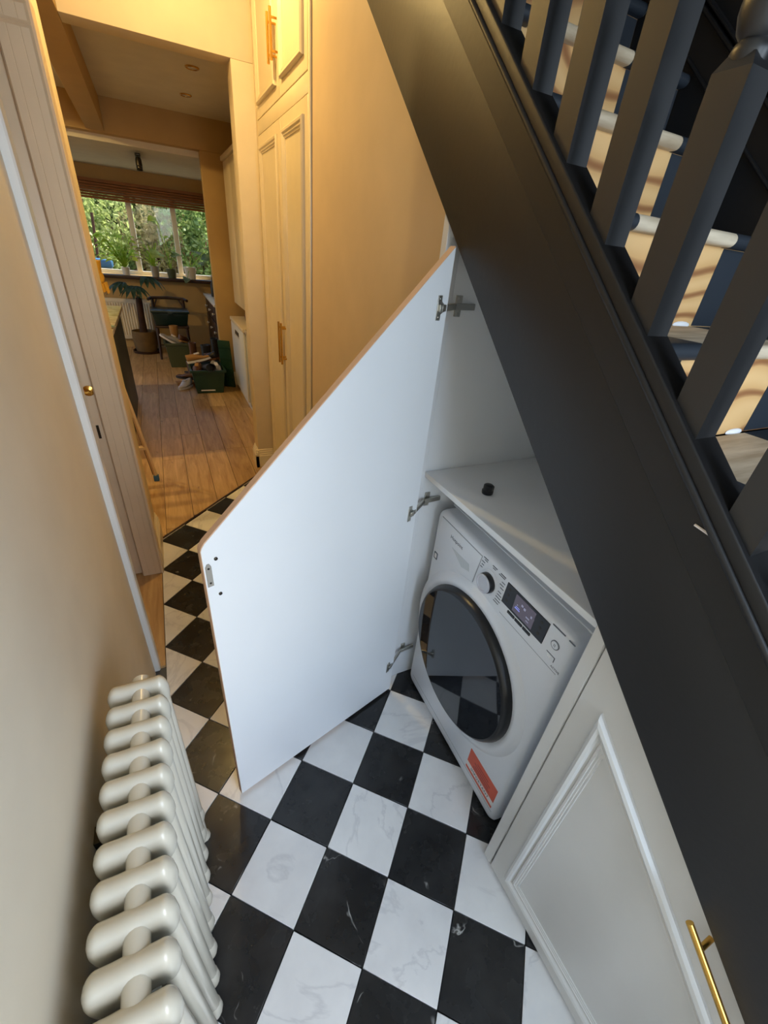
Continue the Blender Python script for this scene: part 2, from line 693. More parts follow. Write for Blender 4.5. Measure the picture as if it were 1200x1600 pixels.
# oak planks of the kitchen
PW = 0.165
k = 0
x = -0.815 - 7 * PW
rp = random.Random(3)
while x < 0.68:
    ys = [1.18 + rp.uniform(0, 0.7)]
    while ys[-1] < 7.0:
        ys.append(ys[-1] + rp.uniform(0.75, 1.5))
    ys = [1.17] + ys
    for y0, y1 in zip(ys[:-1], ys[1:]):
        y1 = min(y1, 7.0)
        q = [(x + 0.0012, y0 + 0.001), (x + PW - 0.0012, y0 + 0.001), (x + PW - 0.0012, y1 - 0.001), (x + 0.0012, y1 - 0.001)]
        if x + PW > -0.84:
            q = clip(q, (1 / R2, -1 / R2), -(TH + 0.014) / R2)
        if len(q) < 3:
            continue
        ar = abs(sum(q[i][0] * q[(i + 1) % len(q)][1] - q[(i + 1) % len(q)][0] * q[i][1] for i in range(len(q)))) / 2
        if ar > 0.001:
            obj('floor_plank', B().prism(q, -0.012, 0.001, 'z'), 'plank', floor, bevel=0.0008, segs=1)
    x += PW
# planks of the side lobby
for i in range(4):
    xx = -0.848 - (i + 1) * PW
    obj('floor_plank', B().box(xx + 0.001, xx + PW - 0.001, 0.46, 1.168, -0.012, 0.001), 'plank', floor)
# dark strip between tiles and planks
d = 0.012
struct('trim_1', B().prism([(-0.85, -0.85 + TH), (0.02, 0.02 + TH), (0.02 - d / 2, 0.02 + TH + d), (-0.85 - d / 2, -0.85 + TH + d)], -0.011, 0.004, 'z'), 'dark_wood')

# ---- near left wall and lobby
struct('wall_left', B().box(-1.02, -0.888, -3.0, 0.44, -0.01, 2.75), 'wall_near', bevel=0.002)
struct('trim_2', B().prism([(-0.97, 0.4405), (-0.872, 0.4405), (-0.868, 0.445), (-0.868, 0.482), (-0.874, 0.490), (-0.874, 0.505), (-0.97, 0.505)], 0.0, 2.12, 'z'), 'white_sat')
struct('wall_lobby', B().box(-1.85, -1.7, 0.3, 1.3, -0.01, 2.75).box(-1.72, -1.02, 0.3, 0.44, -0.01, 2.75), 'wall')
struct('wall_lobby_head', B().box(-1.02, -0.888, 0.442, 1.17, 2.2, 2.75), 'wall')
struct('ceiling_lobby', B().box(-1.72, -0.87, 0.442, 1.168, 2.2, 2.3), 'ceil')
# door facing the camera in the lobby
door1 = struct('door_1', B().box(-1.69, -0.942, 1.128, 1.165, 0.006, 2.03), 'door_wood', bevel=0.003)
b = B()
moulding(b, [(-1.57, 0.25), (-1.06, 0.25), (-1.06, 0.95), (-1.57, 0.95)], [(0, 0), (0.004, 0.008), (0.018, 0.01), (0.026, 0)], lambda u, v, h: (u, 1.128 - h, v))
moulding(b, [(-1.57, 1.1), (-1.06, 1.1), (-1.06, 1.9), (-1.57, 1.9)], [(0, 0), (0.004, 0.008), (0.018, 0.01), (0.026, 0)], lambda u, v, h: (u, 1.128 - h, v))
obj('panel_moulding', b, 'door_wood', door1)
b = B().lathe([(0.001, 0), (0.021, -0.001), (0.021, -0.007), (0.012, -0.010), (0.008, -0.011), (0.008, -0.035), (0.001, -0.036)], (-0.958, 1.128, 0.985), 18, 'y')
b.tube([(-0.958, 1.097, 0.985), (-0.985, 1.094, 0.985), (-1.075, 1.096, 0.986)], [0.008, 0.008, 0.006], 10)
obj('lever_handle', b, 'brass', door1, smooth=True)
obj('keyhole_plate', B().box(-0.967, -0.957, 1.1255, 1.1285, 0.775, 0.835), 'dark_metal', door1)
# casing: stepped profile, vertical reeds
prof = [(-0.940, 1.17), (-0.940, 1.112), (-0.934, 1.104), (-0.913, 1.104), (-0.911, 1.1050), (-0.909, 1.104), (-0.880, 1.104),
        (-0.878, 1.1050), (-0.876, 1.104), (-0.856, 1.104), (-0.848, 1.100), (-0.841, 1.104), (-0.839, 1.115), (-0.839, 1.17)]
struct('trim_3', B().prism(prof, 0.0, 2.10, 'z'), 'door_wood')
b = B()
hp = [(1.165, 2.035), (1.106, 2.035), (1.098, 2.045), (1.106, 2.055), (1.106, 2.085), (1.085, 2.10), (1.080, 2.125), (1.07, 2.14), (1.07, 2.16), (1.165, 2.16)]
b.prism(hp, -1.7, -0.85, 'x')
struct('trim_4', b, 'door_wood')
struct('wall_lobby_back', B().box(-1.7, -0.87, 1.112, 1.17, 2.16, 2.75), 'wall')
# stub of wall between lobby and kitchen, with stepped skirting
struct('wall_left', B().box(-1.85, -0.857, 1.17, 1.48, -0.01, 2.75), 'wall', bevel=0.002)
sk = [(0, 0.002), (0.022, 0.002), (0.022, 0.105), (0.017, 0.112), (0.017, 0.122), (0.012, 0.126), (0.012, 0.138), (0.006, 0.142), (0.006, 0.154), (0, 0.16)]
struct('baseboard_left', B().prism([(-0.857 + p[0] * 0.9, p[1]) for p in sk], 1.171, 1.49, 'y'), 'trim')

# ---- kitchen opening: header wall, nib, beams
struct('wall_header', B().box(-0.857, 0.62, 2.28, 2.42, 2.388, 2.75), 'wall', bevel=0.002)
struct('wall_nib', B().box(-0.104, 0.62, 2.28, 2.42, -0.01, 2.387), 'wall', bevel=0.002)
struct('baseboard_nib', B().prism([(2.28 - p[0], p[1] * 0.95) for p in sk], -0.126, 0.012, 'x').prism([(-0.104 - p[0], p[1] * 0.95) for p in sk], 2.258, 2.425, 'y'), 'trim')
struct('beam', B().prism([(1.482, 2.392), (2.30, 2.387), (4.70, 2.297), (4.70, 2.75), (1.482, 2.75)], -1.0, -0.858, 'x'), 'kwall', bevel=0.002)
struct('beam', B().box(-3.2, 0.66, 4.702, 4.83, 2.29, 2.75), 'kwall', bevel=0.002)
struct('wall_pier', B().box(-0.065, 0.66, 4.704, 4.828, -0.01, 2.288), 'kwall', bevel=0.002)
struct('baseboard_pier', B().prism([(4.703 - p[0], p[1]) for p in sk], -0.085, 0.66, 'x'), 'trim')
struct('ceiling', B().box(-0.87, 0.0, -3.0, 2.28, 2.75, 2.85), 'ceil')
struct('ceiling_kitchen', B().box(-3.2, 0.66, 2.422, 4.70, 2.54, 2.62).box(-3.2, -1.002, 1.482, 2.42, 2.54, 2.62), 'ceil')
struct('ceiling_extension', B().box(-3.2, 0.66, 4.832, 7.1, 2.24, 2.32), 'ceil')
struct('wall_kitchen_right', B().box(0.66, 0.8, 2.28, 7.1, -0.01, 2.75), 'kwall')
struct('wall_kitchen_left', B().box(-3.3, -3.2, 1.3, 5.0, -0.01, 2.75).box(-3.3, -3.2, 6.8, 7.1, -0.01, 2.75).box(-3.3, -3.2, 5.0, 6.8, 2.1, 2.75).box(-3.2, -1.85, 1.3, 1.48, -0.01, 2.75), 'kwall')  # gap in the extension part added to let in more sky light
# window wall with opening
WX0, WX1, WZ0, WZ1 = -2.3, 0.34, 1.0, 2.02
struct('wall_window', B().box(-3.2, WX0, 7.0, 7.2, -0.01, 2.3).box(WX1, 0.66, 7.0, 7.2, -0.01, 2.3).box(WX0, WX1, 7.0, 7.2, -0.01, WZ0).box(WX0, WX1, 7.0, 7.2, WZ1, 2.3), 'kwall')
win = struct('window_1', B().box(WX0, WX1, 7.12, 7.18, WZ0, WZ0 + 0.05).box(WX0, WX1, 7.12, 7.18, WZ1 - 0.05, WZ1)
             .box(WX0, WX0 + 0.05, 7.12, 7.18, WZ0 + 0.05, WZ1 - 0.05).box(WX1 - 0.05, WX1, 7.12, 7.18, WZ0 + 0.05, WZ1 - 0.05), 'upvc')
mull = [-1.6, -0.84, -0.28]
for m_ in mull:
    obj('mullion', B().box(m_ - 0.035, m_ + 0.035, 7.11, 7.18, WZ0 + 0.05, WZ1 - 0.05), 'upvc', win, bevel=0.006)
ed = [WX0 + 0.05] + mull + [WX1 - 0.05]
for i in range(4):
    obj('pane', B().box(ed[i] + (0.035 if i else 0), ed[i + 1] - (0.035 if i < 3 else 0), 7.145, 7.151, WZ0 + 0.05, WZ1 - 0.05), 'glass', win)
sill = struct('window_sill', B().box(WX0 - 0.05, WX1 + 0.1, 6.86, 7.11, 0.955, 0.998), 'dark_wood', bevel=0.006)
# brown blind rolled up at the top of the window
bl = thing('window_blind', (-0.98, 6.97, 1.87), 'brown slatted blind pulled up above the kitchen window', 'blind')
for i in range(6):
    obj('slat', B().box(WX0 - 0.03, WX1 + 0.05, 6.935, 6.985, 1.874 + i * 0.03, 1.900 + i * 0.03), 'brown_wood', bl, bevel=0.004, segs=1)
obj('head_rail', B().box(WX0 - 0.04, WX1 + 0.06, 6.93, 6.995, 2.055, 2.09), 'brown_wood', bl)

# ---- stairwell shell, cupboard surrounds
struct('wall_right', B().box(0.92, 1.05, -3.0, 3.4, -0.01, 4.3), 'wall_black')
b = B()
struct('ceiling_stairwell', B().box(0.0, 1.05, -3.0, 3.5, 4.3, 4.4), 'ceil')
struct('wall_stairwell_end', B().box(0.0, 1.05, 3.4, 3.5, 2.76, 4.3), 'wall')
struct('wall_landing', B().box(-0.12, -0.001, -3.0, 3.5, 2.851, 4.3), 'wall')
struct('wall_front', B().box(-1.02, -0.78, -2.32, -2.2, -0.01, 2.85).box(0.88, 1.05, -2.32, -2.2, -0.01, 4.3)
       .box(-0.78, 0.88, -2.32, -2.2, 2.5, 4.3).box(-0.78, 0.88, -2.32, -2.2, -0.01, 0.5), 'wall')
# beige wall below the string beyond the open door
wy0, wy1 = 0.086, 1.205
struct('wall_under_stairs', B().prism([(wy0, -0.01), (wy1, -0.01), (wy1, min(2.75, ZB(wy1) + 0.05)), (wy0, ZB(wy0) + 0.05)], 0.02, 0.045, 'x'), 'wall_beige')

# ================================================================ STAIRCASE
st = thing('staircase', (0.4, -1.0, 0.0), 'black painted staircase with bare plywood treads and black square balusters', 'staircase')
y0s, y1s = -1.75, 1.195
# outer string: main board, bead, capping
b = B().prism([(y0s, ZB(y0s)), (y1s, ZB(y1s)), (y1s, ZT(y1s) - 0.02), (y0s, ZT(y0s) - 0.02)], 0.0, 0.018, 'x')
obj('outer_string', b, 'black', st, bevel=0.0015)
b = B().prism([(y0s, ZB(y0s) - 0.010), (y1s, ZB(y1s) - 0.010), (y1s, ZB(y1s) - 0.0005), (y0s, ZB(y0s) - 0.0005)], 0.005, 0.018, 'x')
obj('bottom_shadow_strip', b, 'black', st, bevel=0.002, segs=1)  # dark strip modelled in place of the shadow gap under the string


def raked(x0, x1, za, zb):
    return B().prism([(y0s, ZT(y0s) + za), (y1s, ZT(y1s) + za), (y1s, ZT(y1s) + zb), (y0s, ZT(y0s) + zb)], x0, x1, 'x')


obj('string_fascia', raked(-0.003, 0.018, -0.105, -0.035), 'black', st, bevel=0.001, segs=1)
obj('string_bead', raked(-0.011, 0.012, -0.040, -0.026), 'black', st, bevel=0.005, segs=3)
obj('string_capping', raked(-0.006, 0.056, -0.028, 0.0), 'black', st, bevel=0.003)
obj('string_inner_board', raked(0.02, 0.056, -0.33, -0.028), 'black', st)
# treads and risers (nosing k at y = YN + RUN k, z = ZN + RISE k)
YN, ZN, RISE = -0.22, 1.69, 0.21
RUN = RISE / 0.882
XA, XB_, XC, XD = 0.056, 0.285, 0.645, 0.895
for k in range(-7, 5):
    yn, zn = YN + RUN * k, ZN + RISE * k

    def nosed(x0, x1, g=0.0):
        pts = [(yn + RUN + 0.02, zn - 0.030 - g), (yn + RUN + 0.02, zn + g)]
        for t in range(9):
            a = math.pi / 2 + math.pi * t / 8
            pts.append((yn + 0.015 + (0.015 + g) * math.cos(a), zn - 0.015 + (0.015 + g) * math.sin(a)))
        return B().prism(pts, x0, x1, 'x')
    t_ = obj('tread', nosed(XA, XD), 'tread', st, smooth=True, ang=50)
    obj('painted_margin', nosed(XA + 0.001, XB_, 0.0007), 'stair_black', t_, smooth=True, ang=50)
    obj('painted_margin', nosed(XC, XD - 0.001, 0.0007), 'stair_black', t_, smooth=True, ang=50)
    r_ = obj('riser', B().box(XA, XD, yn + 0.030, yn + 0.042, zn - RISE - 0.001, zn - 0.030), 'ply', st)
    obj('painted_margin', B().box(XA + 0.001, XB_ - 0.012, yn + 0.0292, yn + 0.031, zn - RISE + 0.001, zn - 0.0315), 'stair_black', r_)
    obj('painted_margin', B().box(XC + 0.012, XD - 0.001, yn + 0.0292, yn + 0.031, zn - RISE + 0.001, zn - 0.0315), 'stair_black', r_)
    if k in (0, -1, -2):
        # splash of white filler at the foot of the riser
        f = B().ell((XC - 0.035, yn + RUN + 0.028, zn + 0.002), (0.036, 0.006, 0.009), 10, 6)
        obj('filler_dab', f, 'white_text', t_, smooth=True)
ZW = lambda y: 1.995 + 0.86 * y
b = B().prism([(-1.9, ZW(-1.9) - 0.5), (1.19, ZW(1.19) - 0.5), (1.19, ZW(1.19)), (-1.9, ZW(-1.9))], 0.897, 0.919, 'x')
obj('wall_string', b, 'wall_black', st)
for dz, w in ((-0.10, 0.010), (0.0, 0.014), (0.022, 0.010)):
    b = B().prism([(-1.9, ZW(-1.9) + dz), (1.19, ZW(1.19) + dz), (1.19, ZW(1.19) + dz + w), (-1.9, ZW(-1.9) + dz + w)], 0.885, 0.919, 'x')
    obj('wall_string_bead', b, 'black', st, bevel=0.004)
# balusters: square foot, turned shaft
bx0, bw = 0.004, 0.046


def baluster_mesh():
    b = B()
    h = 0.285
    c = bw / 2
    # foot follows the rake of the capping
    b.add([(-c, 0, 0), (c, 0, 0), (c, bw, SL * bw), (-c, bw, SL * bw), (-c, 0, h), (c, 0, h), (c, bw, h), (-c, bw, h)],
          [(0, 3, 2, 1), (0, 1, 5, 4), (1, 2, 6, 5), (2, 3, 7, 6), (3, 0, 4, 7)])
    q = 0.021
    ring_sq = [(-c, 0, h), (c, 0, h), (c, bw, h), (-c, bw, h)]
    top = [(-q * 0.75, c - q * 0.75, h + 0.014), (q * 0.75, c - q * 0.75, h + 0.014), (q * 0.75, c + q * 0.75, h + 0.014), (-q * 0.75, c + q * 0.75, h + 0.014)]
    b.rings([ring_sq, top], cap=True)
    prof = [(0.0005, 0.008), (0.019, 0.008), (0.0215, 0.016), (0.019, 0.024), (0.016, 0.027), (0.022, 0.034), (0.0265, 0.048), (0.0270, 0.058),
            (0.0245, 0.074), (0.0195, 0.088), (0.0205, 0.093), (0.0205, 0.098), (0.0175, 0.102), (0.0190, 0.108), (0.0165, 0.116), (0.0180, 0.122),
            (0.0165, 0.130), (0.0175, 0.145), (0.0160, 0.25), (0.0150, 0.36), (0.0180, 0.37), (0.0180, 0.38), (0.0005, 0.40)]
    b.lathe(prof, (0, c, h), 20)
    b.box(-c, c, 0, bw, h + 0.38, h + 0.5)
    return b


bal_me = bm_mesh('baluster', baluster_mesh(), 0.0, smooth=True, ang=35)
bal_me.materials.append(MAT['black_gloss'])
for i in range(-6, 13):
    y = -0.5225 + 0.1255 * i
    if y < -1.6 or y > 1.1:
        continue
    share('baluster', bal_me, (bx0 + bw / 2 - 0.4, y + 1.0, ZT(y) + 0.0005), st)
hz = 0.285 + 0.5
obj('handrail', raked(-0.005, 0.06, hz - 0.02, hz + 0.05), 'black', st, bevel=0.015)

# ================================================================ UNDER-STAIR CUPBOARD
cb = thing('under_stair_cupboard', (0.1, -0.5, 0.0), 'white under-stair cupboard with one sloping door swung open and one panelled door shut', 'cupboard')
obj('side_panel', B().prism([(0.046, 0.002), (0.655, 0.002), (0.655, 1.56), (0.046, 1.61)], 0.062, 0.080, 'y'), 'melamine', cb)
obj('back_panel', B().prism([(-1.7, 0.002), (0.061, 0.002), (0.061, 1.60 + SL * 0.061 - 0.03), (-1.7, 0.06)], 0.640, 0.655, 'x'), 'melamine', cb)
obj('partition', B().prism([(0.046, 0.002), (0.638, 0.002), (0.638, 0.985), (0.046, 0.985)], -0.660, -0.645, 'y'), 'melamine', cb)
SZ = lambda y: 1.56 + SL * y
obj('sloping_soffit', B().prism([(-1.6, SZ(-1.6)), (0.06, SZ(0.06)), (0.06, SZ(0.06) + 0.015), (-1.6, SZ(-1.6) + 0.015)], 0.060, 0.64, 'x'), 'melamine', cb)
obj('shelf', B().box(0.044, 0.638, -0.643, 0.060, 0.980, 0.998), 'melamine', cb, bevel=0.001, segs=1)
obj('frame_stile', B().prism([(0.060, 0.002), (0.085, 0.002), (0.085, ZB(0.085) - 0.008), (0.060, ZB(0.06) - 0.008)], 0.004, 0.0455, 'x'), 'melamine', cb, bevel=0.001, segs=1)
obj('frame_stile', B().prism([(-0.661, 0.002), (-0.632, 0.002), (-0.632, ZB(-0.632) + 0.02), (-0.661, ZB(-0.661) + 0.02)], 0.020, 0.0455, 'x'), 'white_sat', cb, bevel=0.0015, segs=1)
# shut door with moulded panel
dz0 = 0.006
poly = [(-1.62, dz0), (-0.6645, dz0), (-0.6645, ZB(-0.6645) + 0.02), (-1.62, ZB(-1.62) + 0.02)]
sd = obj('door', B().prism(poly, 0.020, 0.042, 'x'), 'white_sat', cb, bevel=0.0015, segs=1)
# CCW seen from -x with u = -y
pp = [(0.716, 0.072), (1.45, 0.072), (1.45, 0.853 - SL * (1.45 - 0.716)), (0.716, 0.853)]
prof = [(0.0, 0.0), (0.0, 0.006), (0.004, 0.013), (0.010, 0.016), (0.016, 0.013), (0.019, 0.007), (0.023, 0.004), (0.026, 0.008), (0.030, 0.008),
        (0.031, 0.005), (0.035, 0.005), (0.036, 0.003), (0.040, 0.003), (0.041, 0.0), (0.041, -0.001)]
b = B()
moulding(b, pp, prof, lambda u, v, h: (0.020 - h, -u, v))
obj('panel_moulding', b, 'white_sat', sd, smooth=True, ang=25)
b = B()
hx = -0.012
h0, h1 = (-0.985, 0.695), (-1.22, 0.695 - SL * 0.235)
b.tube([(hx, h0[0], h0[1]), (hx, h1[0], h1[1])], 0.006, 14)
for t in (0.12, 0.88):
    yy = h0[0] + (h1[0] - h0[0]) * t
    zz = h0[1] + (h1[1] - h0[1]) * t
    b.tube([(0.0205, yy, zz), (hx, yy, zz)], 0.0045, 10)
obj('handle', b, 'brass', sd, smooth=True)

# open door: local frame, X along the width from the hinge, Y towards the camera side
DW, DZ = 0.656, 0.015
HPX, HPY = -0.006, 0.0005
ang = math.atan2(-0.179, -0.631)
zt0, zt1 = 1.602 - DZ, 1.024 - DZ
dp = [(0, 0), (DW, 0), (DW, zt1 - 0.012), (DW - 0.003, zt1 - 0.004), (DW - 0.010, zt1 + 0.006), (0, zt0)]
leaf = obj('door', B().prism(dp, -0.018, -0.0006, 'y'), 'mdf', cb, local=True, origin=(0, 0, 0), bevel=0.0008, segs=1)
leaf.location = (HPX - cb.location.x, HPY - cb.location.y, DZ)
leaf.rotation_euler = (0, 0, ang)
leaf['label'] = 'white inside of the open sloping cupboard door with bare wood edges'


def on_leaf(name, b, mat, **kw):
    return obj(name, b, mat, leaf, local=True, origin=(0, 0, 0), **kw)


e = 0.0012
fp = [(e, e), (DW - e, e), (DW - e, zt1 - 0.013), (DW - 0.004, zt1 - 0.0055), (DW - 0.011, zt1 + 0.004), (e, zt0 - 2 * e)]
on_leaf('inner_face', B().prism(fp, -0.001, 0.0004, 'y'), 'melamine')
on_leaf('outer_face', B().prism(fp, -0.0188, -0.0175, 'y'), 'white_sat')
b = B()
mp = [(0.08, 0.09), (DW - 0.08, 0.09), (DW - 0.08, zt1 - 0.05), (0.08, zt0 - 0.11)]
moulding(b, mp, prof, lambda u, v, h: (u, -0.0188 - h, v))
on_leaf('panel_moulding', b, 'white_sat', smooth=True)
# screws of the handle, catch plate
for hx_, hz_ in ((DW - 0.029, 0.968), (DW - 0.028, 0.869)):
    on_leaf('screw', B().lathe([(0.0005, 0), (0.0042, 0.0002), (0.004, 0.0022), (0.0005, 0.0034)], (hx_, 0.0004, hz_), 12, 'y'), 'dark_metal', smooth=True)
on_leaf('catch_plate', B().prism([(DW - 0.017, 0.899), (DW - 0.004, 0.899), (DW - 0.004, 0.953), (DW - 0.008, 0.961), (DW - 0.013, 0.961), (DW - 0.017, 0.953)], 0.0003, 0.0022, 'y'), 'pot_grey', bevel=0.0004, segs=1)
for hz_ in (0.909, 0.949):
    on_leaf('screw', B().lathe([(0.0005, 0.0022), (0.0026, 0.0023), (0.0022, 0.0034), (0.0005, 0.0036)], (DW - 0.0105, 0, hz_), 10, 'y'), 'dark_metal', smooth=True)
# hinges: cup plate on the leaf, arm, cross plate on the cupboard side
LI = Matrix.Rotation(-ang, 4, 'Z') @ Matrix.Translation(-Vector((HPX, HPY, DZ)))
for hz_ in (1.474, 0.895, 0.172):
    b = B()
    zz = hz_ - DZ
    b.prism([(0.024, zz - 0.027), (0.038, zz - 0.027), (0.038, zz + 0.027), (0.024, zz + 0.027), (0.024, zz + 0.014), (0.016, zz + 0.009), (0.016, zz - 0.009), (0.024, zz - 0.014)], 0.0005, 0.0030, 'y')
    for sg in (-1, 1):
        b.lathe([(0.0005, 0.003), (0.0036, 0.0031), (0.003, 0.0045), (0.0005, 0.0046)], (0.031, 0, zz + sg * 0.020), 10, 'y')
    b.box(0.018, 0.032, 0.0026, 0.008, zz - 0.008, zz + 0.008)
    # arm from leaf to side panel (world points to leaf frame)
    w = B()
    p0 = Vector((-0.030, -0.012, hz_)); p1 = Vector((0.006, 0.016, hz_)); p2 = Vector((0.048, 0.048, hz_)); p3 = Vector((0.112, 0.053, hz_))
    for a_, b_ in ((p0, p1), (p1, p2), (p2, p3)):
        dd = (b_ - a_).normalized()
        nn = Vector((-dd.y, dd.x, 0)) * 0.004
        hh = Vector((0, 0, 0.0075))
        w.add([a_ - nn - hh, b_ - nn - hh, b_ + nn - hh, a_ + nn - hh, a_ - nn + hh, b_ - nn + hh, b_ + nn + hh, a_ + nn + hh],
              [(0, 3, 2, 1), (4, 5, 6, 7), (0, 1, 5, 4), (1, 2, 6, 5), (2, 3, 7, 6), (3, 0, 4, 7)])
    w.box(0.056, 0.074, 0.0565, 0.0615, hz_ - 0.025, hz_ + 0.025)
    w.lathe([(0.0005, -0.0085), (0.004, -0.008), (0.004, 0.0), (0.0005, 0.0)], (0.084, 0.0575, hz_), 10, 'y')
    w.lathe([(0.0005, -0.002), (0.004, -0.0015), (0.004, 0.0), (0.0005, 0.0)], (0.065, 0.0565, hz_ + 0.018), 10, 'y')
    w.lathe([(0.0005, -0.002), (0.004, -0.0015), (0.004, 0.0), (0.0005, 0.0)], (0.065, 0.0565, hz_ - 0.018), 10, 'y')
    w.xf(LI)
    b.add(w.v, w.f)
    on_leaf('hinge', b, 'steel', bevel=0.0006, segs=1)

# black plug lying on the shelf
pl = B().lathe([(0.0005, 0.0), (0.016, 0.0), (0.017, 0.004), (0.017, 0.010), (0.0145, 0.012), (0.0145, 0.026), (0.012, 0.028), (0.0005, 0.028)], (0.153, -0.118, 0.9985), 20)
pl.box(0.166, 0.172, -0.122, -0.114, 1.004, 1.020)
tag(obj('round_plug', pl, 'blackplastic', smooth=True), 'small round black plastic plug lying on the white shelf', 'plug')

# ================================================================ WASHER DRYER
MX, MY = 0.092, -0.278
wm = thing('washer_dryer', (MX, MY, 0), 'white front-loading washer dryer with a dark glass door under the shelf', 'washing machine', rz=math.radians(-1.2))
HW, HT, DP = 0.304, 0.878, 0.52


def M2(y, z, x=0.0):
    """photo-derived face coordinates to the machine's own frame"""
    return (x, y - MY, z)


def mobj(name, b, mat, parent=None, **kw):
    return obj(name, b, mat, parent or wm, local=True, origin=(0, 0, 0), **kw)


b = B()
# body: front edge rolled, softly rounded
prof_b = []
r = 0.03
for t in range(6):
    a = math.pi / 2 * t / 5
    prof_b.append((r - r * math.cos(a), r - r * math.sin(a)))   # (inset, depth) from face to side


def rr(w0, w1, z0, z1, rad, n=5):
    out = []
    for cx, cz, a0 in ((w1 - rad, z1 - rad, 0), (w0 + rad, z1 - rad, 90), (w0 + rad, z0 + rad, 180), (w1 - rad, z0 + rad, 270)):
        for k in range(n + 1):
            a = math.radians(a0 + 90 * k / n)
            out.append((cx + rad * math.cos(a), cz + rad * math.sin(a)))
    return out


rings = []
for ins, dep in [(0.018, 0.0), (0.008, 0.002), (0.002, 0.009), (0.0, 0.022), (0.0, DP)]:
    q = rr(-HW + ins, HW - ins, 0.012 + ins, HT - ins, 0.03 - ins * 0.6)
    rings.append([(dep, p[0], p[1]) for p in q])
b.rings(rings)
mobj('body', b, 'appl', smooth=True, ang=50)
mobj('worktop', B().box(0.055, DP + 0.01, -HW, HW, HT - 0.004, HT + 0.003), 'appl', bevel=0.002)
for fy in (-0.25, 0.25):
    for fx in (0.06, DP - 0.05):
        mobj('foot', B().lathe([(0.0005, 0.0), (0.02, 0.0), (0.02, 0.006), (0.01, 0.008), (0.01, 0.02), (0.0005, 0.02)], (fx, fy, 0.0), 12), 'blackplastic')
# embossed ring dish round the porthole
dc, dzc, dr = -0.2575 - MY, 0.4515, 0.253
b = B().lathe([(dr + 0.045, 0.0005), (dr + 0.035, -0.006), (dr + 0.018, -0.012), (dr + 0.004, -0.010), (dr - 0.01, 0.0)], (0, dc, dzc), 64, 'x')
mobj('door_surround', b, 'appl', smooth=True, ang=60)
dg = mobj('porthole_door', B().lathe([(dr - 0.001, -0.002), (dr, -0.010), (dr - 0.006, -0.026), (dr - 0.014, -0.034), (dr - 0.017, -0.034), (dr - 0.020, -0.028)], (0, dc, dzc), 64, 'x'), 'blackplastic', smooth=True, ang=60)
gp = []
for t in range(0, 9):
    q = (dr - 0.0165) * (1 - t / 8)
    gp.append((max(q, 0.0005), -0.0338 - 0.007 * (1 - (1 - t / 8) ** 2)))
mobj('door_glass', B().lathe([(dr - 0.0165, -0.024)] + gp, (0, dc, dzc), 64, 'x'), 'smoked', dg, smooth=True, ang=60)


def plate(name, pts, x0, x1, mat, parent=None, **kw):
    return mobj(name, B().prism([(p[0] - MY, p[1]) for p in pts], x0, x1, 'x'), mat, parent, **kw)


def grow(pts, d):
    cx = sum(p[0] for p in pts) / len(pts)
    cz = sum(p[1] for p in pts) / len(pts)
    return [(p[0] + d * (1 if p[0] > cx else -1), p[1] + d * (1 if p[1] > cz else -1)) for p in pts]


dr_pts = [(-0.004, 0.858), (-0.226, 0.858), (-0.212, 0.751), (-0.149, 0.733), (0.006, 0.733)]
dw = plate('detergent_drawer', grow(dr_pts, 0.0012), -0.0006, 0.004, 'appl_seam')
plate('drawer_front', dr_pts, -0.0028, 0.004, 'appl', dw, bevel=0.001)
plate('drawer_grip', [(-0.085, 0.792), (-0.182, 0.795), (-0.190, 0.772), (-0.150, 0.760)], -0.0034, 0.0, 'grip', dw, bevel=0.0005, segs=1)


def mtext(s, size, y, z, mat, parent, x=-0.0006, name='lettering', spacing=1.0, rot=0.0):
    b = text_b(s, size, spacing=spacing)
    M = Matrix(((0, 0, -1, x), (-1, 0, 0, y - MY), (0, 1, 0, z), (0, 0, 0, 1))) @ Matrix.Rotation(rot, 4, 'Z')
    b.xf(M)
    return mobj(name, b, mat, parent)


mtext('Hotpoint', 0.0185, -0.103, 0.823, 'grey_text', dw, -0.0031)
# programme knob
kn = mobj('knob_collar', B().lathe([(0.040, 0.0), (0.040, -0.002), (0.036, -0.004), (0.001, -0.004)], M2(-0.278, 0.804), 32, 'x'), 'appl', smooth=True)
mobj('knob', B().lathe([(0.030, -0.003), (0.031, -0.006), (0.030, -0.018), (0.029, -0.0195), (0.001, -0.0195)], M2(-0.278, 0.804), 32, 'x'), 'blackplastic', kn, smooth=True, ang=30)
mobj('knob_cap', B().lathe([(0.029, -0.021), (0.029, -0.0235), (0.026, -0.026), (0.022, -0.026), (0.021, -0.0225), (0.012, -0.0215), (0.001, -0.0213)], M2(-0.278, 0.804), 32, 'x'), 'chrome', kn, smooth=True, ang=30)
# blurred small print round the knob, too small to read: fine grey rules
rk = random.Random(5)
b = B()
for (yy, zz, w) in [(-0.243, 0.862, 0.020), (-0.246, 0.856, 0.014), (-0.285, 0.862, 0.020), (-0.284, 0.856, 0.013), (-0.322, 0.862, 0.022), (-0.318, 0.856, 0.026),
                    (-0.236, 0.846, 0.014), (-0.236, 0.836, 0.010), (-0.232, 0.826, 0.010), (-0.330, 0.842, 0.014), (-0.326, 0.832, 0.016), (-0.330, 0.822, 0.014),
                    (-0.326, 0.806, 0.014), (-0.328, 0.796, 0.018), (-0.326, 0.786, 0.020), (-0.326, 0.776, 0.022), (-0.322, 0.767, 0.022)]:
    b.box(-0.0008, 0.0005, yy - w / 2 - MY, yy + w / 2 - MY, zz - 0.0012, zz + 0.0012)
mobj('small_print', b, 'grey_text')
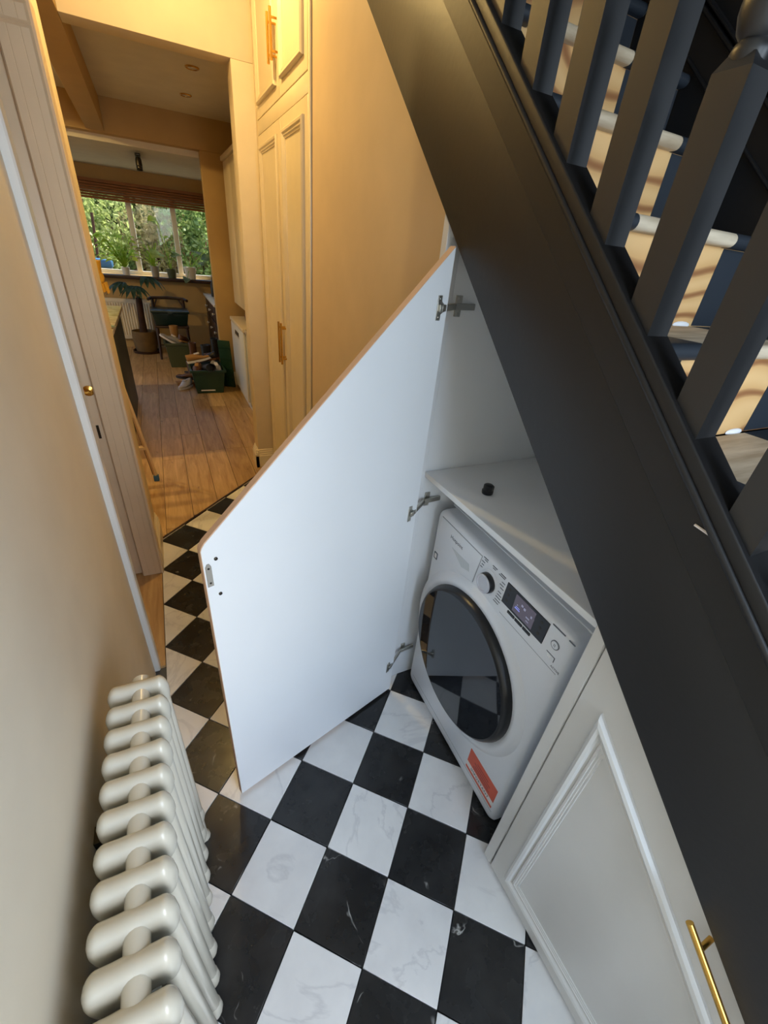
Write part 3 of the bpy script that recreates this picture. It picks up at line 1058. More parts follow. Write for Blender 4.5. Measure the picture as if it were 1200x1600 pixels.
# control display
dpn = plate('display_panel', [(-0.345, 0.860), (-0.504, 0.860), (-0.501, 0.789), (-0.341, 0.789)], -0.0022, 0.002, 'blackplastic', bevel=0.001, segs=1)
plate('screen', [(-0.385, 0.853), (-0.460, 0.853), (-0.460, 0.797), (-0.385, 0.797)], -0.0028, 0.0, 'screen', dpn)
b = B()
for (yy, zz, w, h) in [(-0.414, 0.836, 0.007, 0.006), (-0.424, 0.833, 0.007, 0.007), (-0.450, 0.830, 0.005, 0.007), (-0.440, 0.818, 0.012, 0.004), (-0.442, 0.808, 0.010, 0.003), (-0.398, 0.826, 0.003, 0.003)]:
    b.box(-0.0032, -0.0026, yy - w / 2 - MY, yy + w / 2 - MY, zz - h / 2, zz + h / 2)
mobj('screen_marks', b, 'screen_mark', dpn)
mobj('screen_bar', B().box(-0.0032, -0.0026, -0.411 - MY, -0.392 - MY, 0.812, 0.815).box(-0.0032, -0.0026, -0.409 - MY, -0.394 - MY, 0.818, 0.820), 'screen_bar', dpn)
b = B()
for yy, zz in ((-0.359, 0.845), (-0.359, 0.826), (-0.358, 0.807), (-0.482, 0.845), (-0.482, 0.826), (-0.482, 0.807)):
    b.lathe([(0.0005, -0.0022), (0.005, -0.0023), (0.005, -0.0026), (0.0005, -0.0027)], M2(yy, zz), 14, 'x')
mobj('touch_key', b, 'dark_metal', dpn)
for y0_ in (-0.372, -0.403, -0.434):
    plate('button', [(y0_, 0.7835), (y0_ - 0.028, 0.7835), (y0_ - 0.028, 0.7755), (y0_, 0.7755)], -0.003, 0.001, 'blackplastic', bevel=0.0008, segs=1)
sb = mobj('start_button', B().lathe([(0.0125, 0.0), (0.0125, -0.002), (0.0105, -0.002), (0.0105, -0.001), (0.001, -0.0012)], M2(-0.535, 0.822), 28, 'x'), 'appl_seam', smooth=True, ang=30)
mobj('start_button_face', B().lathe([(0.0100, 0.0), (0.0100, -0.0025), (0.001, -0.0028)], M2(-0.535, 0.822), 28, 'x'), 'appl', sb, smooth=True, ang=30)
mobj('pause_mark', B().box(-0.0034, -0.0026, -0.5375 - MY, -0.5365 - MY, 0.818, 0.826).box(-0.0034, -0.0026, -0.5340 - MY, -0.5330 - MY, 0.818, 0.826), 'grey_text', sb)
b = B()
for (yy, zz, w) in [(-0.529, 0.8665, 0.040), (-0.570, 0.8655, 0.018)]:
    b.box(-0.0006, 0.0005, yy - w / 2 - MY, yy + w / 2 - MY, zz - 0.0016, zz + 0.0016)
mobj('small_print', b, 'grey_text')
cp_ = plate('capacity_badge', [(-0.520, 0.789), (-0.548, 0.789), (-0.548, 0.774), (-0.546, 0.774), (-0.546, 0.787), (-0.520, 0.787)], -0.0007, 0.001, 'grey_text')
mtext('9K', 0.013, -0.532, 0.780, 'white_text', cp_, -0.0012)
mtext('ACTIVE', 0.0085, -0.558, 0.761, 'grey_text', cp_, -0.0007)
mobj('panel_seam', B().box(-0.0004, 0.001, -0.565 - MY, -0.345 - MY, 0.7505, 0.7515), 'appl_seam')
# small square mark on the left
mk = plate('square_mark', rr(-0.015, 0.007, 0.684, 0.712, 0.004), -0.0006, 0.002, 'grey_text')
plate('square_mark_centre', rr(-0.010, 0.002, 0.689, 0.707, 0.003), -0.0012, 0.002, 'paper', mk)
# kick panel seam
mobj('kick_seam', B().box(-0.0004, 0.002, -HW + 0.02, HW - 0.03, 0.0585, 0.0600), 'appl_seam')
# red sticker
sk_ = plate('warning_sticker', [(-0.409, 0.176), (-0.556, 0.176), (-0.556, 0.070), (-0.409, 0.070)], -0.0006, 0.002, 'red')
plate('sticker_band', [(-0.409, 0.105), (-0.556, 0.105), (-0.556, 0.083), (-0.409, 0.083)], -0.0010, 0.002, 'paper', sk_)
mtext('IMPORTANT', 0.0165, -0.484, 0.094, 'ink', sk_, -0.0014, spacing=1.1)
b = B()
for zz, ws in ((0.152, 0.06), (0.140, 0.085), (0.128, 0.075), (0.117, 0.09)):
    b.box(-0.0009, 0.0, -0.484 - ws / 2 - MY, -0.484 + ws / 2 - MY, zz - 0.0022, zz + 0.0022)
mobj('sticker_small_print', b, 'dark_red', sk_)

# ================================================================ COLUMN RADIATOR
RXC, RZB, RZTOP, PITCH, RY0 = -0.8015, 0.095, 0.755, 0.0502, -0.248
rad = thing('column_radiator', (RXC, -0.6, 0), 'cream three-column cast radiator against the left wall', 'radiator')


def rad_section():
    b = B()
    hw = 0.0172
    for dx in (-0.040, 0.0, 0.040):
        R_ = []
        for z, kx in ((RZB + 0.012, 0.7), (RZB + 0.03, 1.0), (RZTOP - 0.05, 1.0), (RZTOP - 0.02, 0.8)):
            R_.append([(dx + 0.0150 * kx * math.cos(2 * math.pi * k / 12), 0.0145 * kx * math.sin(2 * math.pi * k / 12), z) for k in range(12)])
        b.rings(R_)
    # headers at top and bottom: slab with three soft lobes
    for zc, sg in ((RZTOP - 0.036, 1), (RZB + 0.034, -1)):
        R_ = []
        n = 29
        for i in range(n):
            t = -1 + 2 * i / (n - 1)
            xx = t * 0.0575
            lobe = 0.5 + 0.5 * math.cos(math.pi * xx / 0.020)
            endf = math.sqrt(max(0.0, 1 - max(0, (abs(xx) - 0.040) / 0.0177) ** 2))
            top = (0.0335 + 0.0012 * lobe + 0.002 * math.exp(-((xx - 0.046) / 0.008) ** 2)) * max(endf, 0.25)
            low = (0.056 + 0.004 * lobe) * max(endf, 0.3)
            ww = (0.0210 + 0.0004 * lobe - 0.0025 * max(0, t)) * max(endf, 0.12)
            ring = []
            for k in range(18):
                a = 2 * math.pi * k / 18
                ca, sa = math.cos(a), math.sin(a)
                px_ = math.copysign(abs(ca) ** 0.85, ca)
                ring.append((xx, ww * px_, zc + sg * (top * sa if sa > 0 else low * sa)))
            R_.append(ring)
        b.rings(R_)
        # hub joining neighbours
        b.lathe([(0.0175, -PITCH / 2), (0.0175, PITCH / 2)], (0.006, 0, zc + sg * 0.0125), 16, 'y')
    return b


sec_me = bm_mesh('section', rad_section(), 0, smooth=True, ang=60)
sec_me.materials.append(MAT['rad'])
NS = 14
for i in range(NS):
    share('section', sec_me, (0, RY0 - PITCH * i + 0.6, 0), rad)
for yy in (RY0, RY0 - PITCH * (NS - 1)):
    b = B()
    for dx in (-0.040, 0.040):
        b.lathe([(0.0005, 0.0), (0.019, 0.0), (0.018, 0.01), (0.012, 0.03), (0.012, RZB + 0.02), (0.0005, RZB + 0.02)], (RXC + dx, yy, 0.0), 12)
    obj('foot', b, 'rad', rad, smooth=True)
obj('wall_stay', B().box(-0.8875, -0.835, -0.47, -0.44, 0.60, 0.63), 'dark_metal', rad)

# ================================================================ BUILT-IN CABINET (hall cupboards)
cab = thing('hall_cabinet', (0.3, 1.75, 0), 'cream floor-to-ceiling cabinet with panelled doors and brass bar handles', 'cabinet')
CX = 0.014
obj('carcass', B().box(CX + 0.003, 0.62, 1.208, 2.278, 0.002, 2.749), 'cab', cab, bevel=0.002)
obj('end_stile', B().box(CX - 0.003, 0.05, 1.208, 1.236, 0.002, 2.749), 'cab', cab, bevel=0.003)
obj('end_stile', B().box(CX - 0.001, 0.05, 2.236, 2.278, 0.002, 2.749), 'cab', cab, bevel=0.003)
obj('rail', B().box(CX - 0.001, 0.05, 1.237, 2.235, 2.086, 2.148), 'cab', cab, bevel=0.0015)
obj('plinth', B().box(CX, 0.05, 1.237, 2.235, 0.004, 0.098), 'cab', cab)
prof_c = [(0, 0), (0, 0.010), (0.006, 0.016), (0.014, 0.014), (0.019, 0.008), (0.026, 0.009), (0.030, 0.004), (0.036, 0.004), (0.037, 0.0)]
for (ya, yb, za, zb_, lower) in ((1.239, 1.700, 0.100, 2.083, 1), (1.703, 2.233, 0.100, 2.083, 1), (1.239, 1.700, 2.151, 2.70, 0), (1.703, 2.233, 2.151, 2.70, 0)):
    d_ = obj('door', B().box(CX - 0.002, CX + 0.02, ya, yb, za, zb_), 'cab', cab, bevel=0.0015, segs=1)
    b = B()
    m0 = 0.052
    pz = [(za + m0, zb_ - m0)] if not lower else [(za + m0, 0.92), (1.02, zb_ - m0)]
    pz = [(za + m0, zb_ - m0)]
    for u0, u1 in pz:
        moulding(b, [(-yb + m0, u0), (-ya - m0, u0), (-ya - m0, u1), (-yb + m0, u1)], prof_c, lambda u, v, h: (CX - 0.002 - h, -u, v))
    obj('panel_moulding', b, 'cab', d_, smooth=True, ang=25)
    hy = 1.700 - 0.028 if yb < 1.702 else 1.703 + 0.028
    zl, zh = (0.955, 1.185) if lower else (2.262, 2.425)
    b = B().tube([(CX - 0.040, hy, zl), (CX - 0.040, hy, zh)], 0.006, 12)
    for zz in (zl + 0.03, zh - 0.03):
        b.tube([(CX - 0.002, hy, zz), (CX - 0.040, hy, zz)], 0.0045, 8)
    obj('handle', b, 'brass', d_, smooth=True)

# ---- hall ceiling downlights (warm)
def downlight(loc, label, energy, r=0.035, emit=True, spot=None, target=None):
    t = thing('downlight', loc, label, 'ceiling light', group='recessed ceiling lights')
    obj('bezel', B().lathe([(0.046, 0.0), (0.046, -0.004), (0.040, -0.008), (0.032, -0.006), (0.031, 0.0)], loc, 24), 'brass' if not emit else 'steel', t, smooth=True)
    obj('lens', B().lathe([(0.0005, -0.001), (0.031, -0.001), (0.031, -0.004), (0.0005, -0.004)], loc, 24), 'lamp' if emit else 'pot_white', t)
    if energy:
        l_ = bpy.data.lights.new('downlight_lamp', 'SPOT')
        l_.energy = energy
        l_.color = WARM
        l_.spot_size = math.radians(spot or 150)
        l_.spot_blend = 0.08
        l_.shadow_soft_size = r
        lo = bpy.data.objects.new('downlight_lamp', l_)
        COL.objects.link(lo)
        lo.parent = t
        lo.location = (0, 0, -0.02)
        if target:
            lo.rotation_euler = (Vector(target) - Vector(loc)).to_track_quat('-Z', 'Y').to_euler()
    return t


downlight((-0.40, 1.45, 2.749), 'warm lit downlight in the hall ceiling outside the cream cabinet', 48, spot=177)
downlight((-0.20, 3.26, 2.539), 'unlit downlight in the kitchen ceiling nearer the hall', 0, emit=False)
downlight((-0.193, 4.016, 2.539), 'unlit downlight in the kitchen ceiling close to the cross beam', 0, emit=False)
downlight((-2.2, 3.3, 2.539), 'lit downlight on the far left of the kitchen ceiling', 95, spot=170)

# ================================================================ KITCHEN THINGS
# dishwasher
dwsh = thing('dishwasher', (0.36, 4.1, 0), 'white freestanding dishwasher beside the kitchen pier', 'dishwasher')
obj('body', B().box(0.075, 0.655, 3.64, 4.46, 0.05, 0.80), 'appl', dwsh, bevel=0.004)
dd_ = obj('door', B().box(0.050, 0.074, 3.645, 4.455, 0.10, 0.795), 'appl', dwsh, bevel=0.006)
obj('handle_recess', B().box(0.047, 0.052, 3.93, 4.17, 0.705, 0.745), 'dark_metal', dd_)
obj('handle_lip', B().box(0.040, 0.052, 3.92, 4.18, 0.690, 0.703), 'chrome', dd_, bevel=0.003)
obj('kickboard', B().box(0.09, 0.12, 3.64, 4.46, 0.002, 0.098), 'appl', dwsh)
obj('worktop', B().box(0.045, 0.658, 3.62, 4.48, 0.801, 0.835), 'trim', dwsh, bevel=0.006)
# end panel / base unit nearer the hall
bu = thing('base_unit', (0.36, 3.2, 0), 'cream kitchen base unit between hall and dishwasher', 'cabinet')
obj('body', B().box(0.09, 0.655, 2.75, 3.60, 0.10, 0.80), 'cab', bu)
obj('plinth', B().box(0.11, 0.6, 2.75, 3.60, 0.002, 0.099), 'cab', bu)
obj('door', B().box(0.070, 0.089, 2.76, 3.17, 0.11, 0.79), 'cab', bu, bevel=0.003)
obj('door', B().box(0.070, 0.089, 3.18, 3.59, 0.11, 0.79), 'cab', bu, bevel=0.003)
obj('worktop', B().box(0.06, 0.658, 2.74, 3.615, 0.801, 0.835), 'worktop', bu, bevel=0.004)
# tall wall cupboard above
wc = thing('wall_cupboard', (0.4, 4.2, 0.95), 'tall cream cupboard hung on the kitchen wall above the dishwasher', 'cabinet')
obj('body', B().box(0.15, 0.657, 3.72, 4.60, 0.96, 2.22), 'cab', wc, bevel=0.003)
obj('door', B().box(0.128, 0.149, 3.725, 4.155, 0.965, 2.215), 'cab', wc, bevel=0.003)
obj('door', B().box(0.128, 0.149, 4.165, 4.595, 0.965, 2.215), 'cab', wc, bevel=0.003)
obj('cornice', B().box(0.11, 0.657, 3.70, 4.62, 2.221, 2.26), 'cab', wc, bevel=0.008)
# kettle-like brown jar on the worktop
jr = thing('jar', (0.20, 4.05, 0.836), 'brown lidded jar standing on the dishwasher top', 'jar')
obj('body', B().lathe([(0.0005, 0), (0.045, 0), (0.055, 0.02), (0.058, 0.06), (0.045, 0.10), (0.0005, 0.10)], (0.20, 4.05, 0.836), 18), 'leather_brown', jr, smooth=True)
obj('lid', B().lathe([(0.046, 0.10), (0.046, 0.112), (0.02, 0.12), (0.012, 0.125), (0.014, 0.14), (0.0005, 0.145)], (0.20, 4.05, 0.836), 18), 'dark_wood', jr, smooth=True)

# island
isl = thing('kitchen_island', (-1.5, 3.57, 0), 'charcoal kitchen island with a pale marble worktop', 'kitchen island')
obj('body', B().box(-2.05, -1.03, 2.95, 4.22, 0.10, 0.885), 'island', isl, bevel=0.003)
obj('plinth', B().box(-2.0, -1.07, 3.0, 4.18, 0.002, 0.099), 'blackplastic', isl)
obj('worktop', B().box(-2.08, -0.985, 2.88, 4.26, 0.886, 0.920), 'worktop', isl, bevel=0.004)
obj('end_panel', B().box(-1.029, -1.012, 2.95, 4.22, 0.01, 0.885), 'island', isl, bevel=0.002)

# stepladder leaning by the island
sl_ = thing('stepladder', (-0.95, 2.35, 0), 'folded wooden stepladder with blue feet leaning by the island', 'stepladder')
for (fx, fy) in ((-0.859, 2.225), (-1.20, 2.225)):
    p0, p1 = Vector((fx, fy, 0.035)), Vector((fx - 0.142, fy + 0.034, 1.15))
    obj('rail', B().tube([p0, p1], 0.0135, 4), 'ladder', sl_)
    obj('foot', B().box(fx - 0.018, fx + 0.018, fy - 0.018, fy + 0.02, 0.0015, 0.045), 'blue', sl_, bevel=0.005)
    q0, q1 = Vector((fx - 0.02, fy + 0.10, 0.004)), Vector((fx - 0.142, fy + 0.05, 1.12))
    obj('back_rail', B().tube([q0, q1], 0.008, 4), 'dark_metal', sl_)
for i in range(4):
    t = 0.20 + 0.21 * i
    x_, y_, z_ = -0.859 - 0.142 * t, 2.225 + 0.034 * t, 0.035 + 1.115 * t
    obj('rung', B().box(x_ - 0.34, x_, y_ - 0.012, y_ + 0.03, z_ - 0.009, z_ + 0.009), 'ladder', sl_)

# yellow rubber gloves on the island edge
gl_ = thing('rubber_gloves', (-1.02, 3.02, 0.921), 'pair of bright yellow rubber gloves hung over a stand on the island', 'gloves')
obj('stand', B().lathe([(0.0005, 0), (0.07, 0), (0.07, 0.01), (0.01, 0.014), (0.009, 0.30), (0.0005, 0.30)], (-1.04, 3.02, 0.921), 16), 'steel', gl_, smooth=True)
for s_, yy in ((0, 2.99), (1, 3.06)):
    b = B().ell((-1.02, yy, 1.255), (0.045, 0.030, 0.055), 12, 8)
    for kk in range(4):
        b.tube([(-1.035 + kk * 0.02, yy, 1.225), (-1.03 + kk * 0.022, yy - 0.01, 1.165 - 0.006 * (kk % 2))], [0.011, 0.008], 8)
    b.tube([(-1.06, yy, 1.25), (-1.085, yy, 1.21)], [0.011, 0.008], 8)
    b.tube([(-1.02, yy, 1.29), (-1.02, yy, 1.36)], [0.036, 0.044], 12)
    obj('glove', b, 'yellow', gl_, smooth=True)

# panel radiator under the window
pr_ = thing('panel_radiator', (-1.15, 6.94, 0.1), 'white panel radiator below the kitchen window', 'radiator')
obj('panel', B().box(-1.62, -0.76, 6.93, 6.985, 0.13, 0.69), 'trim', pr_, bevel=0.008)
fl = B().box(-1.60, -0.78, 6.922, 6.932, 0.17, 0.65)
obj('backing', fl, 'trim', pr_)
fme = bm_mesh('flute', B().box(-0.009, 0.009, -0.006, 0.004, 0, 0.44), 0.005, 2)
fme.materials.append(MAT['trim'])
for i in range(24):
    share('flute', fme, (-1.585 + i * 0.034 + 1.15, 6.920 - 6.94, 0.19 - 0.1), pr_)
obj('valve', B().tube([(-0.74, 6.95, 0.002), (-0.74, 6.95, 0.16), (-0.77, 6.95, 0.17)], 0.012, 10), 'steel', pr_, smooth=True)


# plants ------------------------------------------------------------
def leaf_b(b, base, d, L, Wd, droop=0.3, notch=0, roll=0.0):
    d = Vector(d).normalized()
    side = d.cross(Vector((0, 0, 1)))
    side = side.normalized() if side.length > 1e-3 else Vector((1, 0, 0))
    up = side.cross(d)
    side = (side * math.cos(roll) + up * math.sin(roll)).normalized()
    n = 9
    vs = []
    for i in range(n):
        t = i / (n - 1)
        w = Wd * (math.sin(math.pi * min(1, t * 0.93 + 0.07)) ** 0.7) * (1 - 0.25 * t)
        if notch and i % 2 == 0 and 1 < i < n - 1:
            w *= 0.55
        c = Vector(base) + d * (L * t) + Vector((0, 0, -droop * L * t * t))
        vs += [c - side * w + up * 0.012, c, c + side * w + up * 0.012]
    fs = []
    for i in range(n - 1):
        a = i * 3
        fs += [(a, a + 1, a + 4, a + 3), (a + 1, a + 2, a + 5, a + 4)]
    b.add(vs, fs)


def pot(b, c, r, h):
    return b.lathe([(0.0005, 0), (r * 0.78, 0), (r, h), (r * 0.92, h), (r * 0.86, h * 0.86), (0.0005, h * 0.85)], c, 20)


# big floor plant in wicker basket
fp_ = thing('floor_plant', (-0.93, 6.62, 0), 'dark green fan-leaved plant in a wicker basket below the window', 'potted plant')
b = B().lathe([(0.0005, 0.012), (0.135, 0.012), (0.155, 0.09), (0.165, 0.21), (0.16, 0.30), (0.150, 0.305), (0.146, 0.24), (0.0005, 0.235)], (-0.93, 6.62, 0), 24)
obj('basket', b, 'wicker', fp_, smooth=True)
obj('saucer', B().lathe([(0.0005, 0.001), (0.18, 0.001), (0.19, 0.035), (0.175, 0.035), (0.165, 0.011), (0.0005, 0.010)], (-0.93, 6.62, 0), 24), 'dark_wood', fp_, smooth=True)
obj('trunk', B().tube([(-0.93, 6.62, 0.22), (-0.925, 6.62, 0.5), (-0.91, 6.60, 0.74)], [0.055, 0.045, 0.04], 12), 'trunk', fp_, smooth=True)
for (dx, dy, top) in ((-0.16, -0.10, 0.93), (0.14, -0.12, 1.02), (-0.02, -0.2, 0.90)):
    e0 = Vector((-0.91, 6.60, 0.72)); e1 = Vector((-0.91 + dx, 6.60 + dy, top))
    s_ = obj('leaf_stalk', B().tube([e0, (e0 + e1) / 2 + Vector((0, 0, 0.06)), e1], 0.007, 8), 'leaf_dark', fp_, smooth=True)
    for kk in range(7):
        b = B()
        a = math.atan2(dy, dx) + (kk - 3) * 0.42
        leaf_b(b, e1, (math.cos(a), math.sin(a), 0.15), 0.25 - 0.015 * abs(kk - 3), 0.040, 0.75)
        obj('leaflet', b, 'leaf_dark', s_, smooth=True)


def sill_plant(name, x, y, r, h, potmat, label, leaves, mat):
    t = thing(name, (x, y, 0.999), label, 'potted plant', group='pot plants on the kitchen window sill')
    obj('pot', pot(B(), (x, y, 0.999), r, h), potmat, t, smooth=True)
    for (dx, dy, zz, L, Wd, notch) in leaves:
        e0 = Vector((x, y, 0.999 + h * 0.85)); e1 = Vector((x + dx, y + dy, zz))
        s_ = obj('stalk', B().tube([e0, e0 * 0.4 + e1 * 0.6 + Vector((0, 0, 0.03)), e1], 0.004, 6), 'leaf', t, smooth=True)
        b = B()
        leaf_b(b, e1, (dx + 0.001, dy - 0.05, 0.05), L, Wd, 0.5, notch, random.uniform(-0.6, 0.6))
        obj('leaf', b, mat, s_, smooth=True)
    return t


rs = random.Random(11)
sill_plant('sill_plant', -1.02, 6.97, 0.055, 0.10, 'pot_white', 'bushy light green plant in a white pot, leftmost on the sill',
           [(rs.uniform(-0.24, 0.16), rs.uniform(-0.08, 0.04), rs.uniform(1.15, 1.48), rs.uniform(0.07, 0.12), rs.uniform(0.028, 0.05), 0) for _ in range(44)], 'leaf')
sill_plant('sill_plant', -0.64, 6.95, 0.058, 0.14, 'pot_grey', 'spindly pale plant in a grey pot, second along the sill',
           [(rs.uniform(-0.16, 0.10), rs.uniform(-0.05, 0.05), rs.uniform(1.2, 1.45), rs.uniform(0.05, 0.09), rs.uniform(0.014, 0.026), 0) for _ in range(22)], 'leaf_pale')
sill_plant('sill_plant', -0.42, 6.95, 0.070, 0.12, 'olive_plastic', 'plant in an olive pot with one broad drooping leaf and tall twin leaves',
           [(-0.10, -0.10, 1.30, 0.26, 0.12, 0), (-0.09, -0.02, 1.70, 0.17, 0.085, 0), (-0.02, -0.02, 1.50, 0.14, 0.07, 0), (0.04, -0.03, 1.3, 0.14, 0.06, 0)], 'leaf')
sill_plant('sill_plant', -0.16, 6.95, 0.085, 0.16, 'pot_white', 'split-leaved plant in a wide white pot, rightmost on the sill',
           [(0.18, -0.05, 1.30, 0.26, 0.14, 1), (-0.10, -0.05, 1.30, 0.22, 0.11, 1), (0.06, -0.08, 1.36, 0.22, 0.11, 1), (0.28, -0.02, 1.40, 0.20, 0.11, 1), (-0.06, -0.20, 1.02, 0.20, 0.06, 0), (0.12, -0.10, 1.22, 0.2, 0.1, 1)], 'leaf_ivy')

# chair below the window with a dark teal box on it
ch = thing('wooden_chair', (-0.54, 6.32, 0), 'dark wooden chair with curved back rail holding a teal box', 'chair', rz=0.0)
for (dx, dy, hh) in ((-0.19, -0.18, 0.44), (0.19, -0.18, 0.44), (-0.20, 0.19, 0.76), (0.20, 0.19, 0.76)):
    obj('leg', B().tube([(-0.54 + dx * 1.08, 6.32 + dy * 1.08, 0.001), (-0.54 + dx, 6.32 + dy, hh)], [0.016, 0.02], 10), 'dark_wood', ch, smooth=True)
obj('seat', B().box(-0.76, -0.32, 6.11, 6.53, 0.425, 0.455), 'dark_wood', ch, bevel=0.01)
obj('back_rail', B().tube([(-0.79, 6.40, 0.755), (-0.75, 6.51, 0.765), (-0.54, 6.545, 0.77), (-0.33, 6.51, 0.765), (-0.29, 6.40, 0.755)], 0.019, 10), 'dark_wood', ch, smooth=True)
for dx in (-1, 1):
    obj('brace', B().tube([(-0.54 + dx * 0.20, 6.51, 0.64), (-0.54 + dx * 0.14, 6.535, 0.755)], 0.012, 8), 'dark_wood', ch, smooth=True)
obj('stretcher', B().tube([(-0.74, 6.13, 0.2), (-0.34, 6.13, 0.2)], 0.010, 8), 'dark_wood', ch, smooth=True)
tb = thing('storage_box', (-0.54, 6.28, 0.456), 'dark teal plastic box with a clip lid resting on the wooden chair', 'box')
obj('tub', B().rings([[(-0.74, 6.12, 0.457), (-0.34, 6.12, 0.457), (-0.34, 6.42, 0.457), (-0.74, 6.42, 0.457)], [(-0.77, 6.09, 0.62), (-0.31, 6.09, 0.62), (-0.31, 6.45, 0.62), (-0.77, 6.45, 0.62)]]), 'teal_plastic', tb, bevel=0.01)
obj('lid', B().box(-0.785, -0.295, 6.075, 6.465, 0.621, 0.655), 'teal_plastic', tb, bevel=0.012)
obj('clip', B().box(-0.57, -0.51, 6.068, 6.078, 0.60, 0.64), 'teal_plastic', tb, bevel=0.003)

# dark sideboard along the right of the extension
sbd = thing('sideboard', (0.3, 6.05, 0), 'dark wooden sideboard with round metal knobs by the window', 'sideboard')
obj('body', B().box(0.02, 0.645, 5.45, 6.83, 0.06, 0.80), 'dark_wood', sbd, bevel=0.004)
obj('top', B().box(-0.02, 0.655, 5.42, 6.85, 0.801, 0.83), 'pot_white', sbd, bevel=0.004)
obj('plinth', B().box(0.05, 0.6, 5.48, 6.80, 0.002, 0.06), 'dark_wood', sbd)
for i in range(3):
    y0_ = 5.47 + i * 0.455
    for z0_, z1_ in ((0.58, 0.785), (0.09, 0.565)):
        d_ = obj('drawer_front', B().box(0.002, 0.021, y0_, y0_ + 0.44, z0_, z1_), 'dark_wood', sbd, bevel=0.004)
        obj('knob', B().lathe([(0.008, 0.0), (0.008, -0.014), (0.019, -0.02), (0.017, -0.03), (0.0005, -0.034)], (0.002, y0_ + 0.22, (z0_ + z1_) / 2 + (0.12 if z0_ < 0.1 else 0)), 14, 'x'), 'chrome', d_, smooth=True)
# papers and bottles on the sideboard
for i, (xx, yy, hh, m_, lb) in enumerate(((0.08, 5.75, 0.24, 'dark_wood', 'dark bottle nearest the pier on the white sideboard top'), (0.12, 6.05, 0.20, 'pot_grey', 'grey bottle in the middle of the sideboard top'), (0.09, 6.4, 0.26, 'leather_black', 'tall black bottle farthest along the sideboard top'))):
    t = thing('bottle', (xx, yy, 0.8305), lb, 'bottle', group='bottles on the sideboard')
    obj('body', B().lathe([(0.0005, 0), (0.034, 0), (0.036, 0.01), (0.036, hh * 0.6), (0.014, hh * 0.75), (0.013, hh), (0.0005, hh)], (xx, yy, 0.8305), 16), m_, t, smooth=True)
    obj('cap', B().lathe([(0.015, hh - 0.005), (0.015, hh + 0.02), (0.0005, hh + 0.021)], (xx, yy, 0.8305), 12), 'chrome', t, smooth=True)


# crates of shoes ---------------------------------------------------
def crate(name, cx, cy, w, l, h, mat, label, rz=0.0):
    t = thing(name, (cx, cy, 0), label, 'crate', rz=rz)
    b = B()
    tp = 0.035
    lo = [(-w / 2 + tp, -l / 2 + tp), (w / 2 - tp, -l / 2 + tp), (w / 2 - tp, l / 2 - tp), (-w / 2 + tp, l / 2 - tp)]
    hi = [(-w / 2, -l / 2), (w / 2, -l / 2), (w / 2, l / 2), (-w / 2, l / 2)]
    th = 0.008
    hi2 = offset_poly(hi, th); lo2 = offset_poly(lo, th)
    b.rings([[(p[0], p[1], 0.002) for p in lo], [(p[0], p[1], h) for p in hi], [(p[0], p[1], h) for p in hi2], [(p[0], p[1], 0.012) for p in lo2]])
    obj('tub', b, mat, t, local=True, origin=(0, 0, 0), bevel=0.003, segs=1)
    rim = B()
    o = offset_poly(hi, -0.014)
    rim.rings([[(p[0], p[1], h - 0.022) for p in hi], [(p[0], p[1], h - 0.022) for p in o], [(p[0], p[1], h + 0.002) for p in o], [(p[0], p[1], h + 0.002) for p in hi2], [(p[0], p[1], h - 0.006) for p in hi2]], cap=False)
    obj('rim', rim, mat, t, local=True, origin=(0, 0, 0))
    return t


c1 = crate('shoe_crate', -0.262, 4.56, 0.36, 0.44, 0.27, 'green_plastic', 'dark green plastic crate of shoes with a cream label on its front')
obj('label_sticker', B().box(-0.10, 0.055, -0.1905, -0.188, 0.03, 0.062).box(-0.035, 0.05, -0.1925, -0.189, 0.062, 0.095).xf(Matrix.Translation((0, 0, 0))), 'paper', c1, local=True, origin=(0, 0, 0))
c2 = crate('shoe_crate', -0.52, 5.80, 0.30, 0.40, 0.32, 'olive_plastic', 'olive green plastic crate of shoes standing behind the dark green crate')
# crate lid leaning on the pier
ld = thing('crate_lid', (-0.03, 4.47, 0), 'dark green hinged crate lid standing upright against the pier', 'lid')
lm_ = Matrix.Translation((-0.010, 4.62, 0.002)) @ Matrix.Rotation(math.radians(62), 4, 'Z') @ Matrix.Rotation(math.radians(-7), 4, 'Y') @ Matrix.Scale(0.42, 4, (0, 1, 0))
obj('panel', B().box(-0.006, 0.006, -0.17, 0.17, 0.0, 0.56).xf(lm_), 'green_plastic', ld, bevel=0.003)
for i in range(4):
    obj('rib', B().box(-0.014, -0.006, -0.15, 0.15, 0.08 + i * 0.13, 0.10 + i * 0.13).xf(lm_), 'green_plastic', ld)


